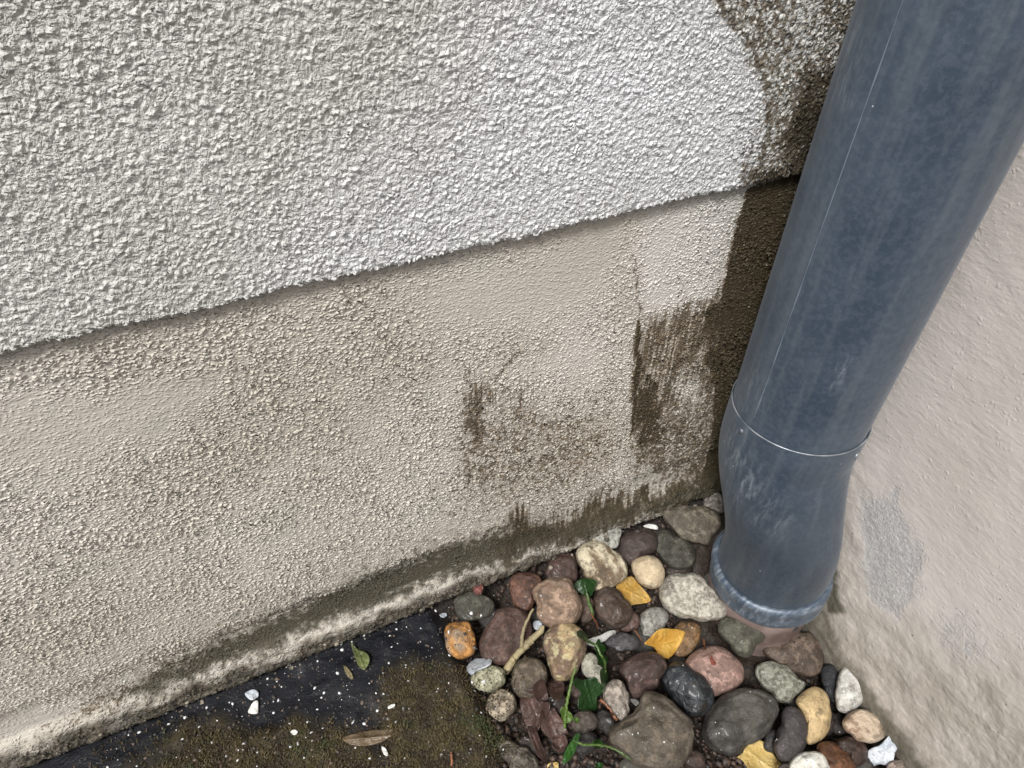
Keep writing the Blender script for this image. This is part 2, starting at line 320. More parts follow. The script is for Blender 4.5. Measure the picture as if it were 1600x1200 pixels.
jx = 60*(vnoise(V[:, 0], V[:, 1], 28, 51)-.5)*(V_ > 1215); so_ = pmask(U_+jx, V_+jx, [(690, 950), (860, 860), (1120, 780), (1500, 1000), (1540, 1270), (1300, 1330), (1050, 1310), (860, 1290), (780, 1230), (770, 1120), (730, 1040)], np.where(V_ > 1215, 60, 22)); so_ = so_*smooth(np.hypot(V[:, 0]-.350, V[:, 1]+.0955), .058, .085); V[:, 2] -= so_*.020
V[:, 2] += mo*(.003+.004*vnoise(V[:, 0], V[:, 1], 90, 7))
me = mesh_np('ground', V, grid_faces(len(xs2), len(ys2)))
attr(me, 'moss', mo); attr(me, 'soil', pmask(U_+2*jx, V_+2*jx, [(680, 940), (860, 850), (1120, 770), (1500, 1000), (1650, 1300), (1450, 1420), (1100, 1450), (820, 1400), (740, 1280), (740, 1040)], np.where(V_ > 1215, 90, 20)))
M = NT('wet_dark_ground'); nA = M.noise(70, 4, .6); nB = M.noise(500, 3, .6)
blk = M.mix(nA, (.003, .0035, .005), (.007, .008, .012)); soil = M.mix(M.ramp(nB, .35, .65), (.009, .007, .006), (.035, .024, .017))
ms = M.mix(M.ramp(M.noise(130, 3), .35, .65), (.028, .022, .012), (.050, .038, .016))
c = M.mix(M.at('soil'), blk, soil); c = M.mix(M.at('moss'), c, ms)
dust = M.ramp(M.noise(34, 4, .65), .55, .75); c = M.mix(M.math('MULTIPLY', dust, .35), c, (.035, .035, .038))
M.bump(M.math('ADD', M.math('MULTIPLY', nB, .5), M.noise(150, 4, .65)), .002, .55)
tag(link('ground', me, M.fin(c, M.ramp(nA, .3, .7, .45, .85), spec=.28)), kind='structure')

# ---------------------------------------------------------------- downspout
def mat_zinc(name='weathered_zinc'):
    M = NT(name); n1 = M.noise(28, 4, .62); n2 = M.noise(260, 3, .65); n3 = M.noise(1, 3, .6, v=M.vec((110, 110, 7)))
    c = M.mix(M.ramp(n1, .3, .7), (.045, .068, .100), (.066, .092, .128)); c = M.mix(M.math('MULTIPLY', M.ramp(n3, .42, .70), .45), c, (.14, .165, .19))
    c = M.mix(M.math('MULTIPLY', M.ramp(n2, .42, .62), .22), c, (.16, .185, .22)); c = M.mix(M.math('MULTIPLY', M.ramp(M.noise(140, 5, .8), .46, .62), .24), c, (.055, .072, .098))
    sk = M.ramp(M.voro(75), .055, .03, 0., 1.); sk = M.math('MULTIPLY', sk, M.ramp(M.noise(55, 1), .52, .6)); c = M.mix(sk, c, (.62, .64, .66))
    sc1 = M.noise(1, 4, .7, v=M.vec((35, 260, 60), (0.4, 0.9, 0.2))); c = M.mix(M.math('MULTIPLY', M.at('scuff'), M.ramp(sc1, .45, .7)), c, (.34, .38, .43))
    c = M.mix(M.at('lower_shade'), c, (.035, .040, .045))
    M.bump(M.math('ADD', n2, M.math('MULTIPLY', n1, 2)), .0004, .5)
    M.b.inputs['Sheen Weight'].default_value = .07; M.b.inputs['Sheen Roughness'].default_value = .45; M.b.inputs['Sheen Tint'].default_value = (.85, .92, 1, 1)
    return M.fin(c, M.ramp(n1, .3, .7, .38, .52), metal=.30, spec=.5)
ZINC = mat_zinc()
def sweep(path, prof_r, n=96, sub=None):
    """rings along a list of centre points; prof_r gives the ring radius"""
    path = np.array(path); rings = []
    for i, p in enumerate(path):
        a = path[max(i-1, 0)]; b = path[min(i+1, len(path)-1)]; t = b-a; L = np.linalg.norm(t)
        t = t/L if L > 1e-9 else np.array([0, 0, 1.]);
        s = np.cross(t, [0, 1, 0]); s /= np.linalg.norm(s); q = np.cross(s, t)
        ang = np.linspace(0, 2*np.pi, n, endpoint=False)
        rings.append(p + prof_r[i]*(np.cos(ang)[:, None]*s + np.sin(ang)[:, None]*q))
    V = np.concatenate(rings); F = []
    for i in range(len(path)-1):
        for j in range(n):
            F.append((i*n+j, i*n+(j+1) % n, (i+1)*n+(j+1) % n, (i+1)*n+j))
    return V, np.array(F)
def zinc_part(name, V, F, parent, scuffs=(), lower_shade=()):
    me = mesh_np(name, V, F); u, v = proj(V); s = np.zeros(len(V)); d = np.zeros(len(V))
    for P, soft, val in scuffs: s = np.maximum(s, pmask(u, v, P, soft, val))
    for P, soft, val in lower_shade: d = np.maximum(d, pmask(u, v, P, soft, val))
    attr(me, 'scuff', s); attr(me, 'lower_shade', d); return link(name, me, ZINC, parent)
spout = bpy.data.objects.new('downspout', None); sc.collection.objects.link(spout); spout.location = (0, 0, 0)
tag(spout, 'thick round blue-grey zinc downspout standing in the corner between the walls', 'downspout')
JZ = .160; PR = .0500
pth = [(PIPE[0], PIPE[1], z) for z in np.linspace(JZ-.012, 2.3, 300)]
V, F = sweep(pth, [PR]*len(pth))
zinc_part('pipe_shaft', V, F, spout, [([(1320, 30), (1350, 60), (1320, 160), (1290, 170)], 30, .5), ([(1310, 570), (1330, 560), (1315, 600), (1300, 600)], 5, .9), ([(1160, 600), (1190, 560), (1190, 640), (1160, 640)], 20, .5)])
# elbow : sleeve, gentle offset towards the viewer, straight spigot
COL = np.array([.3500, -.0955, -.011])
E_ = []; R_ = []
for t in np.linspace(0, 1, 70):
    z = JZ + .001 + (-.05-JZ)*t
    k = smooth(np.array(JZ-z), .030, .150)
    E_.append((PIPE[0]+(COL[0]-PIPE[0])*k, PIPE[1]+(COL[1]-PIPE[1])*k, z)); R_.append(.0515 - .0045*float(smooth(np.array(JZ-z), .04, .12)))
V, F = sweep(E_, R_)
zinc_part('elbow', V, F, spout, [([(1140, 680), (1180, 740), (1225, 810), (1215, 830), (1160, 790), (1135, 730)], 26, .75), ([(1150, 630), (1170, 650), (1165, 690), (1145, 680)], 12, .5)], [([(1120, 800), (1320, 800), (1310, 960), (1100, 930)], 70, .62)])  # last mask paints shade into the colour towards the elbow's lower end
# rim of the sleeve, its edge highlight painted as lighter zinc
def torus(c, R, r, n=128, m=10, nrm=None, a0=0, a1=2*math.pi):
    V = []; F = []; ang = np.linspace(a0, a1, n, endpoint=(a1-a0 < 6.28))
    for a in ang:
        for b in np.linspace(0, 2*np.pi, m, endpoint=False):
            rr = R+r*math.cos(b); V.append((c[0]+rr*math.cos(a), c[1]+rr*math.sin(a), c[2]+r*math.sin(b)))
    N = len(ang); full = (a1-a0) >= 6.28
    for i in range(N if full else N-1):
        for j in range(m): F.append((i*m+j, ((i+1) % N)*m+j, ((i+1) % N)*m+(j+1) % m, i*m+(j+1) % m))
    return np.array(V), np.array(F)
M = NT('lightened_zinc'); RIM = M.fin(M.mix(M.ramp(M.noise(60, 3), .35, .65), (.13, .15, .18), (.36, .38, .40)), .35, metal=.5)
V, F = torus((PIPE[0], PIPE[1], JZ+.0010), .0511, .0006); link('sleeve_rim', mesh_np('sleeve_rim', V, F), RIM, spout)
# long scratch-like seam
az = None
pp = []
for (uu, vv) in [(1409, 8), (1345, 190), (1249, 450), (1183, 640)]:
    d = ray(uu, vv); o = CAM-PIPE; a = d[0]**2+d[1]**2; b = 2*(o[0]*d[0]+o[1]*d[1]); c_ = o[0]**2+o[1]**2-PR**2; dd = b*b-4*a*c_
    t = (-b-math.sqrt(max(dd, 0)))/(2*a); p = CAM+d*t; pp.append(math.atan2(p[1]-PIPE[1], p[0]-PIPE[0]))
az = sum(pp)/len(pp)
zz_ = np.linspace(JZ+.012, 2.3, 500); pth = []; rad = []
for z in zz_:
    aa = az + .004*(mn.noise(Vector((z*30, 1, 2)))); R = PR+.00002; pth.append((PIPE[0]+R*math.cos(aa), PIPE[1]+R*math.sin(aa), z)); rad.append(.00018+.00040*max(0, mn.noise(Vector((z*45, 5, 2)))+.3))
V, F = sweep(pth, rad, 6); M = NT('scratched_zinc'); link('scored_line', mesh_np('scored_line', V, F), M.fin(M.mix(M.noise(90, 3), (.10, .14, .19), (.28, .33, .39)), .5, metal=.3), spout)
# collar with rolled bead
prof = [(.0468, .0065), (.0478, .0072), (.0496, .0070), (.0515, .0052), (.0524, .0028), (.0524, 0), (.0516, -.002), (.0510, -.004), (.0512, -.0075), (.0516, -.012), (.0518, -.0165), (.0508, -.0175), (.0480, -.0175)]
TILT = Vector((.12, .10, 1)).normalized().rotation_difference(Vector((0, 0, 1))).inverted()
TQ = Vector((0, 0, 1)).rotation_difference(Vector((-.06, .06, 1)).normalized())
V = []; n = 128
for r, z in prof:
    for j in range(n):
        a = 2*math.pi*j/n; p = TQ @ Vector((r*math.cos(a), r*math.sin(a), z)); V.append((COL[0]+p.x, COL[1]+p.y, COL[2]+p.z))
F = [(i*n+j, (i+1)*n+j, (i+1)*n+(j+1) % n, i*n+(j+1) % n) for i in range(len(prof)-1) for j in range(n)]
cl = zinc_part('collar', np.array(V), np.array(F), spout, [([(1000, 700), (1400, 700), (1400, 1100), (1000, 1100)], 10, .55), ([(1115, 850), (1150, 850), (1200, 930), (1270, 930), (1270, 945), (1190, 945), (1130, 900)], 14, .5)])
# screws
for (uu, vv) in [(1159, 674), (1338, 712)]:
    best = None
    for z in np.linspace(.08, .158, 80):
        i = min(range(len(E_)), key=lambda k: abs(E_[k][2]-z)); c0 = E_[i]
        for a in np.linspace(-math.pi, math.pi, 180):
            nx, ny = math.cos(a), math.sin(a); p = np.array([c0[0]+R_[i]*nx, c0[1]+R_[i]*ny, z])
            if (CAM-p)@np.array([nx, ny, 0]) <= 0: continue
            q = p-CAM; e = (800+FPX*(q@RT)/(q@VF)-uu)**2+(600-FPX*(q@VU)/(q@VF)-vv)**2
            if best is None or e < best[0]: best = (e, p, (nx, ny, 0))
    bm = bmesh.new(); bmesh.ops.create_uvsphere(bm, u_segments=20, v_segments=10, radius=.0024)
    for q in bm.verts: q.co.z *= .55; 
    rot = Vector(best[2]).to_track_quat('Z', 'Y').to_matrix().to_4x4(); bmesh.ops.transform(bm, matrix=rot, verts=bm.verts)
    bmesh.ops.translate(bm, vec=Vector(best[1]), verts=bm.verts); me = bpy.data.meshes.new('rivet'); bm.to_mesh(me); bm.free()
    link('rivet', me, RIM, spout)
# clay drain socket under the collar
pth = [(COL[0], COL[1]+.001, z) for z in (-.20, -.10, -.07, -.05, -.036, -.034)]; V, F = sweep(pth, [.0480]*5+[.045])
M = NT('drain_pipe_plastic'); nn = M.noise(60, 4); M.bump(nn, .0008, .5)
tag(link('drain_pipe', mesh_np('drain_pipe', V, F), M.fin(M.mix(M.ramp(nn, .35, .7), (.115, .080, .070), (.19, .145, .13)), .5)), 'brownish pink drain pipe stub under the zinc collar', 'drain pipe')

# ---------------------------------------------------------------- stones (one object each)
OA = (680, 760, 4.0); OB = (1000, 760, 4.0); OC = (720, 960, 4.4444); OD = (1060, 960, 4.4444)
OE = (360, 900, 4.0); OF = (0, 900, 4.0)
def topx(reg, P): return [(reg[0]+x/reg[2], reg[1]+y/reg[2]) for x, y in P]
def stone_mat(c1, c2, kind, wet, seed):
    M = NT('stone_surface'); L = (seed*1.37 % 9, seed*.71 % 7, seed*2.3 % 5); v0 = M.vec(loc=L)
    nA = M.noise(60, 5, .65, v0); nB = M.noise(300, 4, .7, v0); nC = M.noise(800, 2, .6, v0)
    if kind == 'stripe':
        ph = M.noise(1, 3, .6, v=M.vec((95, 30, 30), (0, 0, .5), L)); f = M.ramp(ph, .44, .58)
        c = M.mix(f, c1, c2); c = M.mix(M.ramp(nB, .58, .72), c, (.05, .04, .03))
    elif kind == 'speckle':
        c = M.mix(M.ramp(nB, .40, .62), c1, c2); c = M.mix(M.math('MULTIPLY', M.ramp(nA, .4, .7), .5), c, c2)
    elif kind == 'vein':
        vn = M.math('ABSOLUTE', M.math('SUBTRACT', M.noise(45, 5, .6, v0, 1.2), .5)); c = M.mix(M.ramp(vn, .008, .05, 1., 0.), c1, c2); c = M.mix(M.math('MULTIPLY', nA, .6), c, c1)
    elif kind == 'split':
        c = M.mix(M.ramp(M.noise(34, 3, .5, v0), .46, .54), c1, c2)
    elif kind == 'pitted':
        p = M.ramp(M.voro(130, v0), .10, .22, 1., 0.); p = M.math('MULTIPLY', p, M.ramp(nA, .45, .6)); c = M.mix(M.ramp(nA, .35, .65), c1, tuple(x*.8 for x in c1)); c = M.mix(p, c, c2)
    else:
        c = M.mix(M.ramp(nA, .35, .65), c1, c2)
    c = M.mix(M.math('MULTIPLY', M.ramp(nB, .48, .68), .45), c, tuple(x*.42 for x in c1))
    c = M.mix(M.math('MULTIPLY', M.ramp(nC, .55, .75), .22), c, tuple(min(.8, x*1.7) for x in c1))
    mud = M.ramp(M.noise(65, 6, .75, M.vec(loc=(L[2], L[0], L[1]))), .50, .60); c = M.mix(M.math('MULTIPLY', mud, .55), c, (.040, .030, .021))
    kk = 1.0 if sum(c1) > .40 else .62; c = M.mix(M.math('MULTIPLY', M.ramp(M.noise(120, 5, .75, M.vec(loc=(L[1], L[2], L[0]))), .50, .60), .40), c, tuple(min(.7, x*(1.5 if sum(c1) > .75 else 2.6)+.012) for x in c1)); c = M.mix(1.0, c, (kk,)*3, 'MULTIPLY')
    M.bump(M.math('ADD', M.math('MULTIPLY', nB, .7), M.math('ADD', M.math('MULTIPLY', nA, .35), M.math('MULTIPLY', nC, .4))), .0020, .9)
    r = M.ramp(M.noise(75, 4, .7, v0), .38, .62, .62-.36*wet, .90-.2*wet)
    return M.fin(c, r, spec=.4, coat=.14*wet)
def ico(sub):
    bm = bmesh.new(); bmesh.ops.create_icosphere(bm, subdivisions=sub, radius=1); V = np.array([v.co[:] for v in bm.verts]); F = np.array([[q.index for q in f.verts] for f in bm.faces]); bm.free(); return V, F
ICO = ico(5); ICO4 = ico(4)
SURF = []            # (verts, faces) already built, for things laid on top
def stone_mesh(P, lift, thick, seed, rug=1.0, box=.80, shear=.5, ico_=None):
    P = np.array(P, float); c = P.mean(0); lo, hi = P.min(0), P.max(0); c = (c + (lo+hi)/2)/2
    ang = np.arctan2(P[:, 1]-c[1], P[:, 0]-c[0]); rad = np.hypot(P[:, 0]-c[0], P[:, 1]-c[1]); o = np.argsort(ang); ang = ang[o]; rad = rad[o]
    ta = np.linspace(-np.pi, np.pi, 181)
    rr = np.interp(ta, np.concatenate([ang-2*np.pi, ang, ang+2*np.pi]), np.tile(rad, 3))
    k = np.exp(-np.linspace(-2, 2, 13)**2); k /= k.sum(); rr2 = np.convolve(np.concatenate([rr[-7:-1], rr, rr[1:7]]), k, 'valid'); rr2 *= 1.015
    N, F = ico_ or ICO
    th = np.arctan2(N[:, 1], N[:, 0]); rho = np.hypot(N[:, 0], N[:, 1]); R = np.interp(th, ta, rr2)
    nz = N[:, 2]; rho_b = np.clip(rho, 0, 1)**box
    x = R*rho_b*np.cos(th); y = R*rho_b*np.sin(th); zc = np.sign(nz)*np.abs(nz)**.85
    # iterate centre depth so that the stone rests on the bed
    d = ray(*c); z0 = 0
    for _ in range(12):
        p = CAM + d*((z0-CAM[2])/d[2]); z0 = .5*z0 + .5*(bed(p[0], min(p[1], -.005))+lift)
    D = (p-CAM)@VF; mm = D/FPX; ext = min(hi-lo)/2; C_ = ext*thick
    lf = np.array([mn.fractal(Vector((a*1.1+seed*3.7, b*1.1+seed*1.3, g*1.1)), .8, 2.1, 3) for a, b, g in N]); 
    rs = np.random.RandomState(seed*7+1); fac = np.ones(len(N))
    for _k in range(7):
        pn = rs.normal(size=3); pn[2] = abs(pn[2])+.5; pn /= np.linalg.norm(pn); dd_ = rs.uniform(.66, .92) if rug > .6 else rs.uniform(.86, .97)
        dp = N@pn; ov = np.where(dp > 1e-3, dd_/np.maximum(dp, 1e-3), 9.); fac = np.minimum(fac, ov)
    fac = .12+.88*fac; top_ = np.clip(nz*1.5, 0, 1)
    rdg = np.array([mn.noise(Vector((a*3.2+seed*2.1, b*3.2, g*3.2+seed))) for a, b, g in N])
    rd2 = np.array([abs(mn.noise(Vector((a*6.2+seed*2.1, b*6.2, g*6.2+seed))))-.2 for a, b, g in N])
    dz = (zc*C_*(1+.22*lf*rug) + shear*(-y)*(-1)*-1 + rdg*ext*.06*rug)
    # screen y is down: the lower edge of the outline is nearer the viewer
    depth = D + (-(zc*C_*(1+.12*lf*rug)*(1-top_+top_*fac)) - y*shear + (rdg*.04+rd2*.025)*ext*rug*(-np.sign(nz)))*mm
    u = c[0]+x*(1+(.03*rdg-.04*rd2)*rug); v = c[1]+y*(1+(.03*rdg-.04*rd2)*rug)
    V = CAM + depth[:, None]*(VF + RT*((u-800)/FPX)[:, None] - VU*((v-600)/FPX)[:, None])
    V[:, 1] = np.minimum(V[:, 1], .004)
    return V, F, p
def stone(reg, P, label, c1, c2, kind='mottle', lift=.0, thick=.85, wet=.5, seed=1, rug=1.0, box=.8, group=None, name='pebble'):
    V, F, p = stone_mesh(topx(reg, P), lift, thick, seed, rug, box)
    me = mesh_np(name, V-p, F[:, ::-1]) if False else mesh_np(name, V-p, F)
    o = link(name, me, stone_mat(c1, c2, kind, wet, seed)); o.location = p
    tag(o, label, 'stone', group or 'pebbles heaped at the foot of the downspout'); SURF.append((V, F)); return o
DK = (.030, .022, .018)
S = [
 (OA, [(885,400),(960,350),(1030,340),(1110,400),(1190,480),(1200,560),(1140,610),(1080,640),(1010,660),(960,600),(920,520)], 'cream angular stone with long tan stripes lying against the wall foot', (.44,.39,.28), (.13,.09,.055), 'stripe', .004, .7, .35),
 (OA, [(720,440),(800,410),(870,430),(890,520),(880,600),(820,600),(720,600),(690,560),(700,500)], 'dull maroon stone tucked behind the tan lobed stone, left of the striped one', (.070,.040,.032), (.105,.062,.050), 'mottle', -.006, .9, .5),
 (OA, [(480,560),(560,540),(650,560),(670,620),(620,680),(600,760),(560,800),(500,750),(475,680),(470,620)], 'terracotta red stone standing upright left of the tan lobed stone', (.165,.080,.052), (.10,.052,.038), 'mottle', .000, .9, .45),
 (OA, [(610,650),(660,600),(760,570),(850,585),(865,640),(905,700),(915,790),(870,860),(780,880),(690,870),(640,820),(640,740)], 'pinkish tan mushroom shaped stone with a small dark dot on its cap', (.215,.150,.105), (.155,.105,.075), 'mottle', .014, .9, .3),
 (OA, [(400,770),(480,755),(570,790),(600,880),(600,960),(560,1000),(500,1060),(440,1110),(380,1110),(290,1060),(280,980),(310,900),(350,840)], 'large maroon brown stone under the forked dead twig', (.118,.070,.055), (.085,.050,.042), 'speckle', .004, .85, .3),
 (OA, [(120,700),(180,670),(300,680),(370,740),(350,800),(260,830),(160,830),(130,780)], 'flat olive grey slab of stone at the left edge of the heap', (.085,.083,.062), (.060,.058,.045), 'mottle', -.002, .55, .5),
 (OA, [(70,870),(150,850),(210,845),(230,900),(250,960),(250,1030),(200,1070),(150,1080),(80,1030),(65,960)], 'ochre and rust blocky stone at the left end of the heap', (.26,.125,.035), (.22,.16,.105), 'split', .004, .9, .55),
 (OA, [(690,920),(760,870),(850,860),(920,900),(940,980),(930,1060),(900,1120),(860,1190),(800,1220),(740,1200),(715,1130),(700,1060),(675,1000)], 'craggy sandy yellow stone with brown hollows in the middle of the heap', (.34,.25,.14), (.13,.085,.060), 'split', .008, .95, .35),
 (OA, [(1000,660),(1060,620),(1130,640),(1180,700),(1230,760),(1220,830),(1180,880),(1100,890),(1050,850),(1000,760)], 'dark brown glossy stone beside the upper yellow leaf', (.085,.058,.042), (.055,.035,.028), 'mottle', .004, 1.0, .75),
 (OA, [(1170,800),(1240,780),(1280,830),(1270,880),(1220,905),(1150,890)], 'small reddish brown stone leaning on the glossy dark brown one', (.080,.045,.036), (.11,.065,.05), 'mottle', -.002, .9, .6),
 (OA, [(1230,470),(1290,440),(1370,440),(1420,490),(1435,560),(1410,620),(1360,640),(1300,620),(1250,560)], 'smooth cream egg shaped stone above the upper yellow leaf', (.50,.40,.27), (.42,.33,.22), 'mottle', .006, 1.0, .4),
 (OA, [(1150,330),(1220,280),(1330,275),(1390,320),(1380,400),(1300,430),(1220,500),(1150,420)], 'dark purplish brown stone behind the cream egg shaped one', (.058,.040,.036), (.085,.060,.052), 'mottle', -.004, .8, .55),
 (OB, [(110,280),(170,265),(210,310),(290,340),(350,430),(330,500),(260,520),(180,500),(120,430)], 'lumpy grey green stone left of the pipe collar', (.070,.066,.050), (.045,.042,.033), 'mottle', -.004, .8, .6),
 (OB, [(130,150),(200,130),(320,130),(440,140),(510,190),(500,250),(450,310),(430,370),(360,350),(300,340),(220,280),(170,230),(140,190)], 'wedge shaped grey beige stone highest on the heap, touching the zinc elbow', (.155,.135,.10), (.095,.080,.058), 'mottle', .004, .7, .5),
 (OB, [(130,610),(190,555),(270,550),(370,555),(430,620),(500,700),(545,770),(530,815),(450,835),(320,820),(200,795),(140,740),(120,670)], 'large rough whitish speckled stone just below the pipe collar', (.42,.39,.33), (.22,.21,.175), 'speckle', .012, .8, .3),
 (OB, [(10,790),(60,760),(150,765),(180,810),(160,860),(100,910),(50,960),(25,950),(10,880)], 'pale grey wedge of stone just above the lower yellow leaf', (.19,.185,.165), (.13,.125,.115), 'vein', .000, .9, .45),
 (OB, [(220,870),(290,840),(370,860),(375,940),(340,1010),(290,1060),(230,1070),(215,960)], 'amber brown stone partly covered by the lower yellow leaf', (.20,.115,.052), (.36,.27,.165), 'split', .000, .95, .5),
 (OB, [(500,830),(580,800),(700,810),(780,840),(820,890),(790,940),(720,990),(680,1070),(620,1060),(560,980),(490,920)], 'smooth olive grey stone in front of the drain pipe', (.118,.115,.085), (.095,.092,.070), 'mottle', .028, .8, .4),
 (OB, [(760,1020),(810,960),(900,925),(1020,915),(1060,905),(1110,960),(1145,1020),(1140,1090),(1130,1160),(1080,1190),(1000,1170),(900,1120),(800,1070)], 'long brown lobed stone against the right wall below the drain pipe', (.135,.100,.075), (.075,.048,.034), 'mottle', .006, .8, .5),
 (OD, [(40,345),(100,270),(200,225),(290,225),(380,290),(450,370),(450,450),(390,520),(290,560),(240,570),(150,480),(90,400)], 'smooth dusty pink oval stone with dark pits', (.225,.145,.120), (.075,.042,.038), 'pitted', .010, .8, .35),
 (OC, [(1420,370),(1500,320),(1560,345),(1620,400),(1720,480),(1760,560),(1750,640),(1690,700),(1600,715),(1530,640),(1450,560),(1395,470)], 'glossy blue black stone with pale veins between the pink and the heavy brown stones', (.012,.016,.021), (.10,.11,.115), 'vein', .004, .9, .75),
 (OD, [(530,360),(600,330),(700,345),(790,400),(830,450),(885,470),(870,520),(810,560),(780,610),(710,615),(650,540),(570,480),(540,420)], 'greenish white crusted stone right of the pink oval one', (.27,.27,.225), (.105,.112,.080), 'speckle', .012, .8, .45),
 (OD, [(230,640),(300,570),(400,530),(490,515),(600,545),(670,590),(690,660),(650,760),(580,860),(480,900),(430,960),(350,980),(220,920),(165,830),(180,760)], 'big dark grey oval stone with lighter dry patches, lower right of the heap', (.060,.055,.050), (.125,.118,.100), 'split', .012, .75, .5),
 (OD, [(730,650),(790,640),(850,670),(890,760),(885,860),(850,970),(790,1025),(710,1020),(665,940),(680,850),(720,760)], 'slate grey bean shaped stone between the big dark oval and the yellow cream one', (.058,.050,.050), (.080,.070,.068), 'mottle', .012, .85, .4),
 (OD, [(810,610),(880,530),(950,500),(1020,540),(1050,640),(1055,740),(1030,830),(960,890),(890,905),(880,850),(895,760),(860,670)], 'yellow cream oval stone with thin dark scratches', (.44,.33,.175), (.33,.235,.12), 'mottle', .010, .9, .45),
 (OD, [(1110,430),(1150,360),(1210,335),(1280,380),(1315,460),(1300,560),(1250,640),(1170,690),(1110,670),(1095,600),(1100,500)], 'smooth white stone nearest the right wall', (.50,.49,.45), (.36,.35,.32), 'mottle', .014, .9, .4),
 (OD, [(1000,370),(1060,340),(1140,350),(1160,430),(1160,520),(1150,580),(1090,630),(1050,590),(1010,500),(990,440)], 'flat faced black stone wedged left of the smooth white one', (.018,.020,.024), (.028,.030,.034), 'mottle', .004, .7, .5),
 (OD, [(1140,750),(1180,690),(1270,660),(1350,690),(1420,780),(1430,850),(1380,885),(1290,885),(1200,830),(1150,800)], 'beige and brown egg shaped stone below the smooth white one', (.40,.32,.235), (.22,.15,.10), 'split', .014, .9, .4),
 (OD, [(1360,690),(1430,665),(1510,690),(1560,770),(1580,860),(1600,960),(1540,1000),(1480,900),(1420,760)], 'dull grey brown stone against the wall, behind the beige egg shaped one', (.085,.072,.060), (.065,.055,.047), 'mottle', .000, .8, .35),
 (OD, [(970,900),(1050,880),(1130,940),(1200,1010),(1240,1080),(1200,1200),(1060,1200),(1040,1020),(960,950)], 'rusty orange brown elongated stone at the bottom of the photo', (.155,.062,.022), (.09,.038,.017), 'mottle', .006, .9, .6),
 (OD, [(770,1030),(830,970),(900,955),(990,965),(1040,1040),(1060,1150),(900,1210),(760,1120)], 'white flat stone at the bottom edge beside the rusty one', (.60,.59,.53), (.46,.45,.39), 'mottle', .010, .8, .4),
 (OD, [(1090,880),(1150,850),(1260,870),(1310,930),(1310,1010),(1250,1060),(1190,980)], 'dark brown stone between the rusty one and the grey paint flake', (.050,.030,.022), (.075,.045,.033), 'mottle', .000, .9, .5),
 (OC, [(1030,800),(1120,740),(1200,690),(1250,620),(1250,570),(1300,530),(1380,550),(1470,620),(1530,680),(1600,730),(1610,840),(1590,960),(1540,1040),(1440,1110),(1320,1100),(1190,1030),(1100,970),(1040,890)], 'heavy brown grey stone, the largest at the bottom of the heap', (.115,.092,.066), (.150,.128,.100), 'speckle', .014, .65, .5),
 (OC, [(1100,370),(1200,290),(1300,260),(1400,290),(1430,360),(1380,440),(1370,500),(1290,540),(1240,580),(1180,580),(1150,460),(1110,420)], 'wet reddish brown stone left of the glossy blue black one', (.098,.060,.050), (.068,.040,.034), 'mottle', .004, .85, .75),
 (OC, [(1000,520),(1060,450),(1110,460),(1150,530),(1165,620),(1160,700),(1120,750),(1080,700),(1040,640)], 'narrow pale grey stone right of the square green leaf', (.25,.22,.185), (.14,.12,.10), 'speckle', .010, .9, .5),
 (OC, [(850,290),(900,265),(940,290),(950,350),(1000,400),(1000,500),(940,450),(870,430),(840,350)], 'cracked whitish stone behind the green leafy vine', (.34,.33,.27), (.22,.21,.17), 'vein', .004, .9, .5),
 (OC, [(370,370),(420,310),(520,300),(590,370),(600,450),(560,540),(500,580),(400,570),(355,500),(360,430)], 'rounded grey brown stone below the thick end of the twig', (.145,.115,.082), (.10,.078,.055), 'mottle', .004, .9, .5),
 (OC, [(70,430),(120,380),(230,355),(300,390),(305,480),(250,520),(150,530),(80,490)], 'greenish cream stone under the silvery paint flake', (.28,.27,.19), (.17,.165,.105), 'speckle', .000, .9, .45),
 (OC, [(180,620),(230,540),(310,525),(370,560),(385,620),(340,700),(290,745),(220,710)], 'round beige stone at the edge of the moss', (.255,.215,.16), (.15,.125,.09), 'speckle', .000, .95, .4),
 (OC, [(1020,170),(1080,140),(1170,140),(1240,190),(1230,240),(1150,245),(1060,230),(1000,200)], 'small flat slate grey stone right of the white paint strip', (.070,.068,.074), (.050,.048,.052), 'mottle', .000, .8, .5),
 (OC, [(250,890),(400,910),(500,970),(540,1040),(500,1110),(400,1110),(330,1030),(280,970)], 'rough grey stone half sunk beside the moss at the bottom edge', (.14,.125,.10), (.085,.075,.06), 'speckle', -.004, .8, .4),
 (OC, [(790,700),(850,670),(930,690),(960,750),(900,810),(820,830),(770,780)], 'flat brown grey stone below the square green leaf', (.105,.085,.068), (.07,.055,.045), 'mottle', -.006, .7, .5),
 (OC, [(1110,1020),(1200,990),(1290,985),(1330,1040),(1320,1120),(1120,1130)], 'small grey stone at the bottom edge beside the heavy brown grey one', (.12,.12,.10), (.08,.078,.064), 'mottle', .002, .8, .6),
 (OD, [(600,870),(650,800),(700,820),(700,900),(660,960),(600,940)], 'small dark grey stone squeezed under the big dark oval one', (.040,.038,.038), (.06,.056,.055), 'mottle', -.004, .9, .4),
 (OA, [(900,680),(950,680),(990,760),(980,830),(930,860),(910,780)], 'small tan stone between the mushroom shaped and the glossy brown stones', (.135,.09,.065), (.09,.06,.045), 'mottle', -.002, .9, .5),
 (OD, [(1450,1050),(1530,1010),(1620,1020),(1640,1110),(1450,1120)], 'brown beige stone in the bottom right corner of the heap', (.17,.135,.11), (.11,.085,.07), 'mottle', .004, .9, .4),
 (OD, [(690,1060),(770,1040),(850,1060),(860,1130),(700,1130)], 'dark brown stone at the bottom edge right of the lowest yellow leaf', (.05,.038,.032), (.07,.055,.046), 'mottle', .006, .9, .4),
